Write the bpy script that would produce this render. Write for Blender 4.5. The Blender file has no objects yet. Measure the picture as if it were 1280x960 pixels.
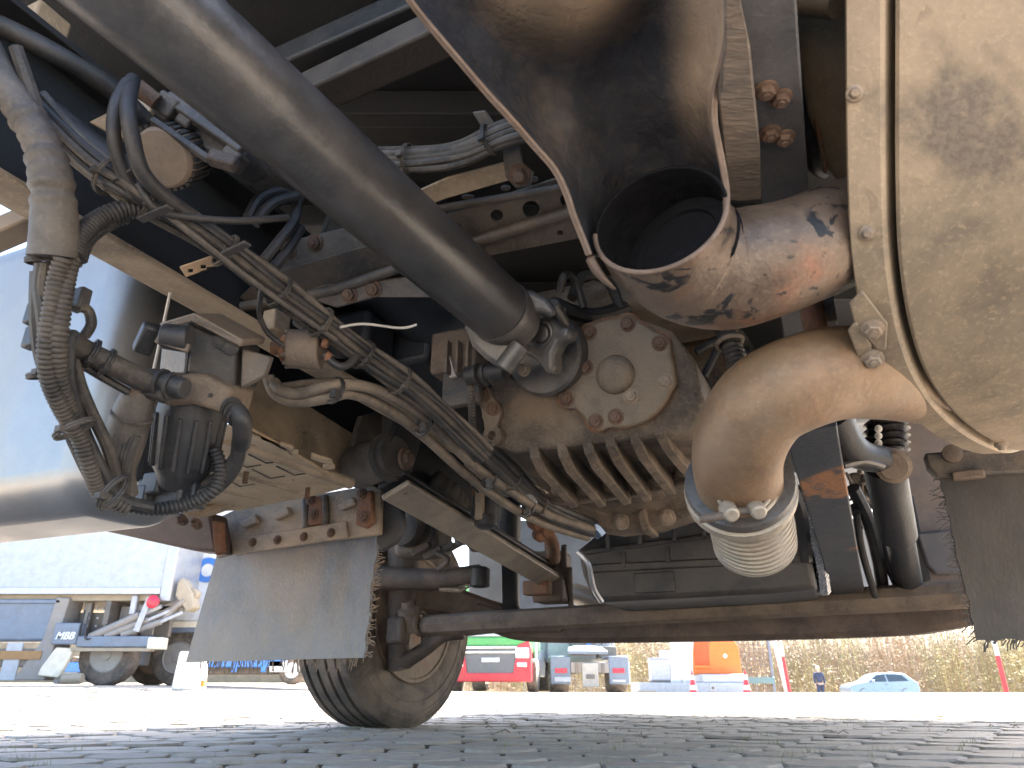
import bpy, bmesh, math, random
from mathutils import Vector as V, Matrix, noise
random.seed(7)
R_ = math.radians
sc = bpy.context.scene
COL = sc.collection

# ------------------------------------------------------------------ camera
PITCH = 22.5; CAM_H = 0.2; FPX = 900.0
cam_d = bpy.data.cameras.new("camera"); cam = bpy.data.objects.new("camera", cam_d); COL.objects.link(cam)
cam.location = (0, 0, CAM_H); cam.rotation_euler = (R_(90 + PITCH), 0, 0)
cam_d.sensor_width = 36; cam_d.lens = 36 * FPX / 1280
cam_d.clip_start = 0.02; cam_d.clip_end = 2000
cam_d.dof.use_dof = True; cam_d.dof.focus_distance = 1.7; cam_d.dof.aperture_fstop = 9.0
sc.camera = cam
# ------------------------------------------------------------------ light
SUN_EL, SUN_AZ = 42.0, 42.0          # azimuth measured from +Y towards +X
w = bpy.data.worlds.new("World"); sc.world = w; w.use_nodes = True
nt = w.node_tree
sky = nt.nodes.new("ShaderNodeTexSky"); sky.sky_type = 'NISHITA'; sky.sun_disc = False
sky.sun_elevation = R_(SUN_EL); sky.sun_rotation = R_(SUN_AZ); sky.air_density = 1.0; sky.dust_density = 3.0
nt.links.new(sky.outputs[0], nt.nodes["Background"].inputs[0]); nt.nodes["Background"].inputs[1].default_value = 0.09
sd = bpy.data.lights.new("sun", 'SUN'); sun = bpy.data.objects.new("sun", sd); COL.objects.link(sun)
sd.energy = 4.8; sd.angle = R_(0.53); sd.color = (1.0, 0.91, 0.79)
sv = V((math.sin(R_(SUN_AZ)) * math.cos(R_(SUN_EL)), math.cos(R_(SUN_AZ)) * math.cos(R_(SUN_EL)), math.sin(R_(SUN_EL))))
sun.rotation_euler = sv.to_track_quat('Z', 'Y').to_euler()
sun.location = (8, 8, 12)
sc.view_settings.view_transform = 'Standard'; sc.view_settings.look = 'None'
sc.view_settings.exposure = 3.35; sc.view_settings.gamma = 1.0
sc.render.engine = 'CYCLES'
sc.cycles.max_bounces = 8; sc.cycles.diffuse_bounces = 6; sc.cycles.glossy_bounces = 4
sc.cycles.use_denoising = True; sc.cycles.sample_clamp_indirect = 6

# ------------------------------------------------------------------ geometry helpers
CP, SP = math.cos(R_(PITCH)), math.sin(R_(PITCH))
def ray(px, py):
    a = (px - 640) / FPX; b = (480 - py) / FPX
    return V((a, CP - SP * b, SP + CP * b))
def A(px, py, D):                      # point of the place at depth D metres along the view
    return V((0, 0, CAM_H)) + ray(px, py) * D
def AY(px, py, Y):                     # ... at ground distance Y
    r = ray(px, py); return V((0, 0, CAM_H)) + r * (Y / r.y)
def AZ(px, py, Z):                     # ... at height Z
    r = ray(px, py); return V((0, 0, CAM_H)) + r * ((Z - CAM_H) / r.z)
def M_(px, D): return px * D / FPX     # pixels to metres at a depth
YAW = 23.5
F = V((math.sin(R_(YAW)), math.cos(R_(YAW)), 0)); RT = V((math.cos(R_(YAW)), -math.sin(R_(YAW)), 0)); UP = V((0, 0, 1))
VIEW = V((0, CP, SP))

def smooth(pts, n=8):
    """Catmull-Rom through points (tuples/Vectors of any length)."""
    P = [tuple(p) for p in pts]
    if len(P) < 3: n = max(n, 2)
    out = []
    for i in range(len(P) - 1):
        p0 = P[max(i - 1, 0)]; p1 = P[i]; p2 = P[i + 1]; p3 = P[min(i + 2, len(P) - 1)]
        for k in range(n):
            t = k / n
            out.append(tuple(0.5 * (2 * b + (c - a) * t + (2 * a - 5 * b + 4 * c - d) * t * t + (-a + 3 * b - 3 * c + d) * t ** 3)
                             for a, b, c, d in zip(p0, p1, p2, p3)))
    out.append(P[-1])
    return out
def path(pts, n=8):                    # list of (px, py, D) -> smooth world polyline
    return [V(p) for p in smooth([A(*p) for p in pts], n)]

class MB:
    def __init__(s): s.v = []; s.f = []
    def add(s, vs, fs):
        o = len(s.v); s.v += [V(x) for x in vs]; s.f += [tuple(i + o for i in f) for f in fs]; return s
    def box(s, c, hx, hy, hz, ax=None, ay=None, az=None):
        ax = ax or RT; ay = ay or F; az = az or UP; c = V(c)
        vs = [c + ax * (hx * i) + ay * (hy * j) + az * (hz * k) for k in (-1, 1) for j in (-1, 1) for i in (-1, 1)]
        return s.add(vs, [(0, 2, 3, 1), (4, 5, 7, 6), (0, 1, 5, 4), (2, 6, 7, 3), (0, 4, 6, 2), (1, 3, 7, 5)])
    def bar(s, p, q, wd, th, up=None):  # rectangular bar from p to q
        p = V(p); q = V(q); d = (q - p); L = d.length; d.normalize(); up = up or UP
        sx = d.cross(up).normalized(); sz = sx.cross(d).normalized()
        return s.box((p + q) / 2, wd / 2, L / 2, th / 2, sx, d, sz)
    def prism(s, pts, vec):
        n = len(pts); pts = [V(p) for p in pts]; vec = V(vec)
        return s.add(pts + [p + vec for p in pts], [tuple(range(n))[::-1], tuple(range(n, 2 * n))] + [(i, (i + 1) % n, n + (i + 1) % n, n + i) for i in range(n)])
    def rings(s, rings, cap=True, closed=True):
        n = len(rings[0]); vs = [p for r in rings for p in r]; fs = []
        for k in range(len(rings) - 1):
            for i in range(n if closed else n - 1):
                j = (i + 1) % n
                fs.append((k * n + i, k * n + j, (k + 1) * n + j, (k + 1) * n + i))
        if cap and closed:
            fs.append(tuple(range(n))[::-1]); m = (len(rings) - 1) * n; fs.append(tuple(range(m, m + n)))
        return s.add(vs, fs)
    def tube(s, pts, r, n=10, cap=True, prof=None):
        pts = [V(p) for p in pts]; N = len(pts); rings = []
        t0 = (pts[1] - pts[0]).normalized(); u = t0.orthogonal().normalized()
        for i, p in enumerate(pts):
            t = (pts[min(i + 1, N - 1)] - pts[max(i - 1, 0)])
            t = t.normalized() if t.length > 1e-9 else t0
            u = (u - t * u.dot(t)); u = u.normalized() if u.length > 1e-6 else t.orthogonal().normalized()
            v = t.cross(u); rr = r(i / (N - 1)) if callable(r) else (r[i] if isinstance(r, (list, tuple)) else r)
            rings.append([p + (u * math.cos(2 * math.pi * k / n) + v * math.sin(2 * math.pi * k / n)) * rr for k in range(n)])
        return s.rings(rings, cap)
    def lathe(s, c, ax, prof, n=24, up=None):   # prof: (distance along axis, radius)
        c = V(c); ax = V(ax).normalized(); u = (up - ax * up.dot(ax)).normalized() if up else ax.orthogonal().normalized(); v = ax.cross(u)
        return s.rings([[c + ax * a + (u * math.cos(2 * math.pi * k / n) + v * math.sin(2 * math.pi * k / n)) * max(r, 1e-5) for k in range(n)] for a, r in prof])
    def cyl(s, p, q, r, r2=None, n=16):
        p = V(p); q = V(q); return s.lathe(p, q - p, [(0, r), ((q - p).length, r if r2 is None else r2)], n)
    def bolt(s, p, ax, r):             # washer, hexagon head and a little stud
        ax = V(ax).normalized(); p = V(p)
        s.lathe(p, ax, [(-.2 * r, 1.35 * r), (.18 * r, 1.35 * r), (.25 * r, 1.2 * r)], 14)
        s.lathe(p, ax, [(0, r), (.75 * r, r), (.9 * r, .82 * r)], 6)
        return s.lathe(p, ax, [(.8 * r, .45 * r), (1.15 * r, .42 * r)], 8)
    def torus(s, c, ax, R, r, n=28, m=8, a0=0, a1=2 * math.pi, up=None):
        c = V(c); ax = V(ax).normalized(); u = (up - ax * up.dot(ax)).normalized() if up else ax.orthogonal().normalized(); v = ax.cross(u)
        pts = [c + (u * math.cos(a0 + (a1 - a0) * k / n) + v * math.sin(a0 + (a1 - a0) * k / n)) * R for k in range(n + 1)]
        return s.tube(pts, r, m)
    def build(s, name, mat, parent=None, bevel=0, label=None, ang=38, seg=2, kind=None, solid=0):
        me = bpy.data.meshes.new(name); me.from_pydata([tuple(x) for x in s.v], [], s.f); me.validate()
        bm = bmesh.new(); bm.from_mesh(me); bmesh.ops.recalc_face_normals(bm, faces=bm.faces); bm.to_mesh(me); bm.free()
        for p in me.polygons: p.use_smooth = True
        me.set_sharp_from_angle(angle=R_(ang))
        for m in (mat if isinstance(mat, (list, tuple)) else [mat]): me.materials.append(m)
        o = bpy.data.objects.new(name, me); COL.objects.link(o)
        if parent: o.parent = parent; o.matrix_parent_inverse = parent_inv(parent)
        if solid:
            b = o.modifiers.new("solid", 'SOLIDIFY'); b.thickness = solid; b.offset = 0
        if bevel:
            b = o.modifiers.new("bevel", 'BEVEL'); b.width = bevel; b.segments = seg; b.limit_method = 'ANGLE'; b.angle_limit = R_(35)
            b.harden_normals = False
        if label: o["label"] = label
        if kind: o["kind"] = kind
        return o
def parent_inv(p):                      # top-level things stand at their base; their meshes are given in world coordinates
    return Matrix.Translation(-p.location) if p.parent is None else Matrix.Identity(4)
def thing(name, loc, label, cat, group=None, rz=0):
    o = bpy.data.objects.new(name, None); COL.objects.link(o); o.location = loc; o.rotation_euler = (0, 0, rz); o.empty_display_size = .2
    o["label"] = label; o["category"] = cat
    if group: o["group"] = group
    return o
def tag(o, label=None, cat=None, group=None, kind=None):
    for k, v in (("label", label), ("category", cat), ("group", group), ("kind", kind)):
        if v: o[k] = v
    return o
def copy_tree(o, parent=None, loc=None):
    c = o.copy(); COL.objects.link(c)
    if parent: c.parent = parent; c.matrix_parent_inverse = o.matrix_parent_inverse
    for ch in list(o.children): copy_tree(ch, c)
    return c

# ------------------------------------------------------------------ materials
def mat(name, base, dust=(.30, .22, .15), da=.35, rust=0.0, rough=.6, metal=0.0, bump=.25, scale=9, var=.25, fine=140,
        rustc=(.16, .072, .038), spots=0.0, spotc=(.02, .02, .022), coat=0, stretch=None):
    m = bpy.data.materials.new(name); m.use_nodes = True; t = m.node_tree; N = t.nodes; L = t.links
    b = N["Principled BSDF"]; tc = N.new("ShaderNodeTexCoord"); co = tc.outputs["Object"]
    if stretch:
        mp = N.new("ShaderNodeMapping"); mp.inputs["Scale"].default_value = stretch; L.new(co, mp.inputs[0]); co = mp.outputs[0]
    def nz(sc_, det=6, ro=.6, dist=0):
        n = N.new("ShaderNodeTexNoise"); n.inputs["Scale"].default_value = sc_; n.inputs["Detail"].default_value = det
        n.inputs["Roughness"].default_value = ro; n.inputs["Distortion"].default_value = dist; L.new(co, n.inputs["Vector"]); return n.outputs["Fac"]
    def ramp(src, lo, hi):
        r = N.new("ShaderNodeMapRange"); r.inputs[1].default_value = lo; r.inputs[2].default_value = hi; r.interpolation_type = 'SMOOTHSTEP'; L.new(src, r.inputs[0]); return r.outputs[0]
    def mul(a, k):
        x = N.new("ShaderNodeMath"); x.operation = 'MULTIPLY'; L.new(a, x.inputs[0])
        if isinstance(k, float): x.inputs[1].default_value = k
        else: L.new(k, x.inputs[1])
        return x.outputs[0]
    def mix(f, a, c):
        x = N.new("ShaderNodeMix"); x.data_type = 'RGBA'
        if isinstance(f, float): x.inputs[0].default_value = f
        else: L.new(f, x.inputs[0])
        for k, y in ((6, a), (7, c)):
            if isinstance(y, tuple): x.inputs[k].default_value = (*y, 1)
            else: L.new(y, x.inputs[k])
        return x.outputs[2]
    n1 = nz(scale, 8, .65, .4); n2 = nz(scale * 3.3, 7, .7); nf = nz(fine, 3, .6); n4 = nz(scale * .55, 5, .55, .8)
    dk = tuple(c * (1 - var) for c in base); lt = tuple(min(1, c * (1 + var)) for c in base)
    col = mix(ramp(n2, .3, .7), dk, lt)
    if da > 0:
        dm = mul(ramp(n1, .34, .66), float(da)); col = mix(dm, col, dust)
        col = mix(mul(ramp(nf, .5, .75), float(da * .5)), col, tuple(min(1, c * 1.25) for c in dust))
    if rust > 0:
        rm = ramp(n4, .72 - rust * .45, .80 - rust * .40); rm = mul(rm, ramp(n2, .28, .55))
        col = mix(rm, col, mix(ramp(nf, .35, .65), rustc, tuple(min(1, c * 1.35) for c in rustc)))
    if spots > 0:
        s1 = nz(26, 3, .55, .9); s2 = nz(9, 2, .5, .5)
        sp = mul(ramp(s1, .56, .62), ramp(s2, .60 - spots * .25, .70 - spots * .25)); col = mix(sp, col, spotc)
        s3 = nz(75, 2, .5, .6); col = mix(mul(ramp(s3, .66, .72), .6), col, spotc)
    L.new(col, b.inputs["Base Color"])
    rr = N.new("ShaderNodeMapRange"); rr.inputs[3].default_value = max(.05, rough - .14); rr.inputs[4].default_value = min(1, rough + .16); L.new(n2, rr.inputs[0])
    L.new(rr.outputs[0], b.inputs["Roughness"]); b.inputs["Metallic"].default_value = metal
    if coat: b.inputs["Coat Weight"].default_value = coat; b.inputs["Coat Roughness"].default_value = .08
    if bump > 0:
        bp = N.new("ShaderNodeBump"); bp.inputs["Strength"].default_value = bump; bp.inputs["Distance"].default_value = .004
        s_ = N.new("ShaderNodeMath"); s_.operation = 'ADD'; L.new(nf, s_.inputs[0]); L.new(n2, s_.inputs[1])
        L.new(s_.outputs[0], bp.inputs["Height"]); L.new(bp.outputs[0], b.inputs["Normal"])
    return m
def plain(name, c, rough=.5, metal=0, var=.12, da=.1, bump=.05, scale=2, coat=0): return mat(name, c, da=da, rough=rough, metal=metal, var=var, bump=bump, scale=scale, coat=coat, fine=60)

m_black = mat("black_paint", (.012, .0135, .017), da=.08, dust=(.16, .13, .10), rough=.5, scale=7)
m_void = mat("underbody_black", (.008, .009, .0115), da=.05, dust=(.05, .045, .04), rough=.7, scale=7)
m_frame = mat("frame_paint", (.040, .040, .043), da=.42, dust=(.26, .20, .145), rough=.55, rust=.12, scale=6)
m_rail = mat("dusty_rail", (.20, .155, .11), da=.8, dust=(.44, .34, .235), rough=.6, rust=.10, scale=5)
m_shaft = mat("shaft_paint", (.075, .076, .080), da=.22, dust=(.22, .19, .16), rough=.33, metal=.45, scale=5, bump=.12)
m_cast = mat("cast_alloy", (.075, .058, .044), da=.75, dust=(.225, .166, .115), rough=.72, metal=.12, rust=.10, scale=9, bump=1.0, fine=170, var=.4)
m_castd = mat("cast_dark", (.10, .078, .062), da=.5, dust=(.24, .18, .13), rough=.7, scale=8, bump=.5)
m_cover = mat("cover_alloy", (.15, .125, .098), da=.65, dust=(.26, .20, .14), rough=.62, metal=.3, scale=8, bump=.7, fine=230)
m_yoke = mat("yoke_steel", (.10, .10, .10), da=.35, dust=(.24, .20, .16), rough=.45, metal=.5, scale=9)
m_rust = mat("rusty_steel", (.13, .075, .046), da=.4, dust=(.25, .175, .115), rough=.8, rust=.6, scale=14, bump=.5)
m_boltr = mat("rusty_bolt", (.09, .05, .033), da=.4, dust=(.20, .14, .10), rough=.75, rust=.35, scale=30, bump=.3)
m_boltg = mat("dusty_bolt", (.22, .18, .14), da=.5, rough=.6, metal=.3, scale=30)
m_muff = mat("muffler_steel", (.16, .128, .092), da=.9, dust=(.335, .252, .166), rough=.62, metal=.1, rust=.38, scale=4.2, bump=.18, rustc=(.125, .098, .072), var=.2, spots=.12, spotc=(.24, .18, .12))
m_pipe = mat("pipe_tan", (.21, .13, .074), da=.6, dust=(.255, .192, .132), rough=.55, metal=.25, rust=.22, scale=6, bump=.2, rustc=(.30, .16, .08), var=.22)
m_tail = mat("tail_pipe", (.115, .082, .060), da=.55, dust=(.215, .163, .122), rough=.45, metal=.4, rust=.35, scale=6, bump=.25, spots=.9, rustc=(.17, .075, .045))
m_sootd = mat("soot_and_dark", (.006, .006, .0075), da=.10, dust=(.03, .028, .026), rough=.8, bump=.8, fine=70)
m_soot = mat("soot_lit", (.026, .028, .034), da=.14, dust=(.07, .064, .060), rough=.62, scale=5, bump=.9, fine=70)
m_edge = mat("torn_edge", (.12, .08, .058), da=.5, dust=(.20, .145, .105), rough=.6, rust=.12, scale=12)
m_flex = mat("flex_steel", (.34, .30, .245), da=.5, dust=(.38, .31, .23), rough=.5, metal=.4, scale=12)
m_cable = mat("cable", (.014, .0145, .017), da=.22, dust=(.13, .108, .085), rough=.55, scale=14, bump=.2)
m_cabled = mat("cable_dusty", (.022, .020, .019), da=.42, dust=(.17, .135, .10), rough=.65, scale=14, bump=.25)
m_hose = mat("hose_tan", (.085, .07, .056), da=.55, dust=(.26, .205, .15), rough=.6, scale=10, bump=.3)
m_sleeve = mat("sleeve", (.055, .048, .042), da=.5, dust=(.18, .15, .12), rough=.6, scale=10, bump=.3)
m_plastic = mat("black_plastic", (.022, .023, .026), da=.28, dust=(.13, .108, .086), rough=.48, scale=9, bump=.15)
m_rubber = mat("rubber", (.030, .029, .029), da=.4, dust=(.14, .115, .092), rough=.75, scale=8, bump=.4)
m_flap = mat("flap_rubber", (.15, .175, .215), da=.62, dust=(.34, .265, .185), rough=.38, scale=2.4, bump=.3, stretch=(1, 1, .5))
m_flapd = mat("flap_dark", (.030, .031, .035), da=.35, dust=(.11, .095, .08), rough=.5, scale=4, bump=.3, stretch=(1, 1, .4))
m_tank = mat("tank_alloy", (.26, .26, .26), da=.5, dust=(.30, .25, .19), rough=.36, metal=.7, scale=2.5, bump=.05, var=.1)
m_tire = mat("tyre_rubber", (.06, .053, .047), da=.7, dust=(.20, .155, .12), rough=.8, scale=7, bump=.4)
m_rim = mat("rim_steel", (.12, .085, .06), da=.5, dust=(.24, .16, .10), rough=.6, rust=.4, scale=9)
m_axle = mat("axle_paint", (.07, .052, .044), da=.5, dust=(.20, .145, .108), rough=.6, rust=.2, scale=7)
m_wire = plain("pale_wire", (.45, .42, .38), .5)
m_pale = plain("pale_panel", (.42, .48, .55), .4, da=.15)

# ================================================================== ground
def sstep(a, b, x):
    t = min(1, max(0, (x - a) / (b - a))); return t * t * (3 - 2 * t)
def G(x, y):
    z = 0.0
    z += .15 * sstep(5, 13, y) * sstep(-1.5, -7, x)
    z -= sstep(12.5, 54, y) * 1.6 * sstep(-6, 2, x) * (y / 60)
    return z
def ground_mat():
    m = bpy.data.materials.new("yard_paving"); m.use_nodes = True; t = m.node_tree; N = t.nodes; L = t.links; b = N["Principled BSDF"]
    tc = N.new("ShaderNodeTexCoord"); mp = N.new("ShaderNodeMapping"); mp.inputs["Rotation"].default_value[2] = R_(4); L.new(tc.outputs["Object"], mp.inputs[0])
    br = N.new("ShaderNodeTexBrick"); br.inputs["Scale"].default_value = 1; br.inputs["Brick Width"].default_value = .245; br.inputs["Row Height"].default_value = .152; br.inputs["Mortar Size"].default_value = .012
    br.inputs["Color1"].default_value = (.40, .37, .33, 1); br.inputs["Color2"].default_value = (.47, .42, .35, 1); br.inputs["Mortar"].default_value = (.14, .11, .08, 1); L.new(mp.outputs[0], br.inputs["Vector"])
    n = N.new("ShaderNodeTexNoise"); n.inputs["Scale"].default_value = .9; n.inputs["Detail"].default_value = 8; L.new(tc.outputs["Object"], n.inputs["Vector"])
    x = N.new("ShaderNodeMix"); x.data_type = 'RGBA'; x.blend_type = 'MULTIPLY'; x.inputs[0].default_value = .6; L.new(br.outputs[0], x.inputs[6])
    cr = N.new("ShaderNodeValToRGB"); cr.color_ramp.elements[0].color = (.55, .53, .5, 1); cr.color_ramp.elements[1].color = (1, 1, 1, 1); cr.color_ramp.elements[0].position = .35; cr.color_ramp.elements[1].position = .6
    L.new(n.outputs["Fac"], cr.inputs[0]); L.new(cr.outputs[0], x.inputs[7]); L.new(x.outputs[2], b.inputs["Base Color"]); b.inputs["Roughness"].default_value = .85
    return m
gx = [-900, -400, -150, -80, -50, -35] + [-26 + i for i in range(0, 53)] + [35, 50, 80, 150, 400, 900]
gy = [-900, -300, -80, -30, -12, -6, -3] + [i for i in range(0, 40)] + [42, 45, 48, 52, 56, 60, 66, 75, 90, 130, 300, 900]
g = MB(); nx = len(gx)
def near_paved(x, y): return -8 < x < 8 and -1.2 < y < 11.5
vs = [(x, y, G(x, min(y, 70)) - (.03 if near_paved(x, y) else 0)) for y in gy for x in gx]
g.add(vs, [(j * nx + i, j * nx + i + 1, (j + 1) * nx + i + 1, (j + 1) * nx + i) for j in range(len(gy) - 1) for i in range(nx - 1)])
ground = g.build("ground", ground_mat(), kind="structure", ang=60)

# pavers: octagonal blocks with a drain hole left at every corner
m_pav = [mat("paver_a", (.37, .335, .295), da=.35, dust=(.42, .345, .265), rough=.8, scale=9, bump=.8, fine=170, var=.14),
         mat("paver_b", (.315, .285, .25), da=.4, dust=(.37, .305, .24), rough=.8, scale=8, bump=.8, fine=170, var=.14)]
m_joint = mat("joint_soil", (.115, .088, .066), da=.35, dust=(.15, .115, .085), rough=.95, scale=20, bump=1)
PW, PL = .245, .152
def paver_shape(mb, cx, cy, rz, z, tx, ty, full=True):
    w2, l2, c = PW / 2 - .005, PL / 2 - .0055, .048
    ou = [(-w2 + c * 1.3, -l2), (w2 - c * 1.3, -l2), (w2, -l2 + c), (w2, l2 - c), (w2 - c * 1.3, l2), (-w2 + c * 1.3, l2), (-w2, l2 - c), (-w2, -l2 + c)]
    cr, sr = math.cos(rz), math.sin(rz)
    def P(x, y, zz): return V((cx + x * cr - y * sr, cy + x * sr + y * cr, z + zz + tx * x + ty * y))
    r = [[P(x, y, -.05) for x, y in ou], [P(x, y, -.009) for x, y in ou], [P(x * .955, y * .94, 0) for x, y in ou]]
    mb.rings(r)
cells = []
PROT = R_(3.5); cp, sp_ = math.cos(PROT), math.sin(PROT)
for j in range(-10, 80):
    for i in range(-36, 37):
        u = (i + (.5 if j % 2 else 0)) * PW; v_ = j * PL
        x, y = u * cp - v_ * sp_, u * sp_ + v_ * cp
        if near_paved(x - .2, y - .2) and near_paved(x + .2, y + .2): cells.append((x, y))
def inview(x, y):
    return y > 1.98 and abs(x) < y * .66 + .16
vis = sorted([c for c in cells if inview(*c)], key=lambda c: c[1]); single = set(vis[:300])
def soil_sides(o):                      # the sides of a block are caked with joint soil
    for p in o.data.polygons:
        if abs(p.normal.z) < .2: p.material_index = 1
base_p = MB(); paver_shape(base_p, 0, 0, 0, 0, 0, 0)
pv = []
for k in range(2):
    o = base_p.build("paver", [m_pav[k], m_joint], ground, ang=30); soil_sides(o); pv.append(o)
first = [True, True]; rest = MB()
for (x, y) in cells:
    z = G(x, y) + random.uniform(-.004, .004) + .004 * math.sin(x * 2.1) * math.sin(y * 1.7); tx, ty = random.uniform(-.018, .018), random.uniform(-.022, .022)
    if (x, y) in single:
        k = random.random() < .45
        if first[k]: o = pv[k]; first[k] = False
        else:
            o = pv[k].copy(); COL.objects.link(o); o.parent = ground
        o.location = (x, y, z); o.rotation_euler = (ty, -tx, PROT + random.uniform(-.02, .02))
    else: paver_shape(rest, x, y, PROT + random.uniform(-.02, .02), z, tx, ty)
soil_sides(rest.build("paving_blocks", [m_pav[0], m_joint], ground, kind="stuff", ang=30))
gr = MB()
for (x, y) in cells:
    if not (inview(x, y) and y < 6.5): continue
    hx, hy = x + PW / 2 * cp, y + PL / 2
    if random.random() < .5:
        for q in range(random.randint(3, 14)):
            bx, by = hx + random.gauss(0, .022), hy + random.gauss(0, .02); h = random.uniform(.006, .024); a = random.uniform(0, 6.28); ww = .0016
            d = V((math.cos(a), math.sin(a), 0)); tip = V((bx, by, -.012 + h + .012)) + d.orthogonal() * 0 + V((random.gauss(0, .012), random.gauss(0, .012), 0))
            gr.add([V((bx, by, -.018)) - d * ww, V((bx, by, -.018)) + d * ww, tip], [(0, 1, 2)])
m_grass = plain("joint_grass", (.26, .27, .11), .7, da=.3)
tag(gr.build("joint_grass", m_grass, kind="stuff"), "thin dry grass sprouting from the paving joints", "grass")
tw = MB()
for _ in range(60):
    x, y = random.uniform(-1.5, 2.4), random.uniform(3.2, 5.2); a = random.uniform(0, 6.28); L_ = random.uniform(.02, .09)
    d = V((math.cos(a), math.sin(a), 0)); p = V((x, y, .006)); tw.tube([p, p + d * L_ * .5 + V((0, 0, .004 + random.random() * .01)), p + d * L_], .0018, 4)
tag(tw.build("leaf_litter", mat("twig", (.10, .07, .045), da=.2), kind="stuff"), "twigs and dry leaf bits lying on the paving", "litter")

# ================================================================== THE TRUCK (everything on it is a part of it)
truck = thing("truck", (1.0, 3.6, 0), "dark truck overhead seen from underneath, its driveshaft, gearbox and rusty exhaust showing", "truck")
T = truck
def part(mb, name, mt, label=None, parent=None, bevel=0, **k): return mb.build(name, mt, parent or T, bevel=bevel, label=label, **k)


def mask_mix(name, base_a, base_b, attr):          # a copy of material a whose colour turns to base_b where the mask is low; the mouth's mask holds painted light
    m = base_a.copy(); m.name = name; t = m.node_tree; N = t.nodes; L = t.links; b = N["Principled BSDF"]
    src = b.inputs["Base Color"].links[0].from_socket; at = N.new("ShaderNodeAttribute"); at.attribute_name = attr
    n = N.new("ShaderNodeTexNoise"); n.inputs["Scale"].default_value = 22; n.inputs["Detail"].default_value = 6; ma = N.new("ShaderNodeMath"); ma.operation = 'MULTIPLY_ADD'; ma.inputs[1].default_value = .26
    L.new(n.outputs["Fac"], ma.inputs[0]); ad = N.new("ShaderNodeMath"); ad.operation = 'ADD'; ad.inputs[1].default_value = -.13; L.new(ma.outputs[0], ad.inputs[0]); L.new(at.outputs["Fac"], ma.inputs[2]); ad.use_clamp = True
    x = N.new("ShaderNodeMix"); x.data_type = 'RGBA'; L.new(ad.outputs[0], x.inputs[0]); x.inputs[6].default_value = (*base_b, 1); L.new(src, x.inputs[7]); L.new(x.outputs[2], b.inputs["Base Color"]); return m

for m_ in (m_soot, m_sootd): m_.node_tree.nodes["Principled BSDF"].inputs["Specular IOR Level"].default_value = .12

def onplane(px, py, p0, n):
    r = ray(px, py); o = V((0, 0, CAM_H)); return o + r * ((V(p0) - o).dot(n) / r.dot(n))
class Plane:
    def __init__(s, px, py, D, n): s.p = A(px, py, D); s.n = V(n).normalized()
    def __call__(s, px, py, off=0): return onplane(px, py, s.p - s.n * off, s.n)   # off > 0: pushed away from the viewer's side
    def pts(s, l, off=0): return [s(x, y, off) for x, y in l]
def plate(pl, outline, holes, th, name, mt, parent=None, label=None, bevel=0):
    """plate traced on a real plane, with real holes. holes: lists of px points"""
    n = pl.n; u = n.orthogonal().normalized(); v = n.cross(u); bm = bmesh.new()
    for loop in [outline] + holes:
        vs = [bm.verts.new(pl(*q)) for q in loop]
        for i in range(len(vs)): bm.edges.new((vs[i], vs[(i + 1) % len(vs)]))
    bmesh.ops.triangle_fill(bm, use_beauty=True, use_dissolve=False, edges=bm.edges[:], normal=n)
    for f in bm.faces:
        f.normal_update()
        if f.normal.dot(n) < 0: f.normal_flip()
    fs = bm.faces[:]
    r = bmesh.ops.extrude_face_region(bm, geom=fs); bmesh.ops.translate(bm, vec=-n * th, verts=[e for e in r["geom"] if isinstance(e, bmesh.types.BMVert)])
    bmesh.ops.recalc_face_normals(bm, faces=bm.faces)
    mb = MB(); bm.verts.ensure_lookup_table(); bm.verts.index_update(); mb.add([x.co.copy() for x in bm.verts], [tuple(x.index for x in f.verts) for f in bm.faces]); bm.free()
    return mb.build(name, mt, parent or T, label=label, bevel=bevel)
def ell(cx, cy, rx, ry=None, n=14, rot=0):
    ry = ry or rx; c, s = math.cos(rot), math.sin(rot)
    return [(cx + rx * math.cos(a) * c - ry * math.sin(a) * s, cy + rx * math.cos(a) * s + ry * math.sin(a) * c) for a in [2 * math.pi * k / n for k in range(n)]]
def bolts(pl, l, r, mt, parent, off=0, name="bolt"):
    for (x, y) in l: MB().bolt(pl(x, y, off), pl.n, r).build(name, mt, parent, ang=30)
def tie(mb, p, d, r):                    # cable tie round a bundle, with its lock
    d = V(d).normalized(); mb.torus(p, d, r, .0022, 18, 6); mb.torus(p + d * .0035, d, r, .0022, 18, 6)
    q = p + (V((0, -1, -.5)).normalized() - d * V((0, -1, -.5)).normalized().dot(d)).normalized() * (r + .003); mb.box(q, .005, .004, .004)
def cable(pts, r, name, mt, parent, n=9, seg=8): return MB().tube(path(pts, seg), r, n).build(name, mt, parent)
def conduit(pts, r, name, mt, parent, pitch=.0065):
    P = path(pts, 10); d = [0]
    for a, b in zip(P, P[1:]): d.append(d[-1] + (b - a).length)
    n = int(d[-1] / pitch) * 3; out = []; j = 0
    for k in range(n + 1):
        s = d[-1] * k / n
        while j < len(d) - 2 and d[j + 1] < s: j += 1
        t = (s - d[j]) / max(1e-9, d[j + 1] - d[j]); out.append(P[j].lerp(P[j + 1], t))
    return MB().tube(out, [r * (1.0 if k % 3 else .80) for k in range(n + 1)], 12).build(name, mt, parent, ang=60)
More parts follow.
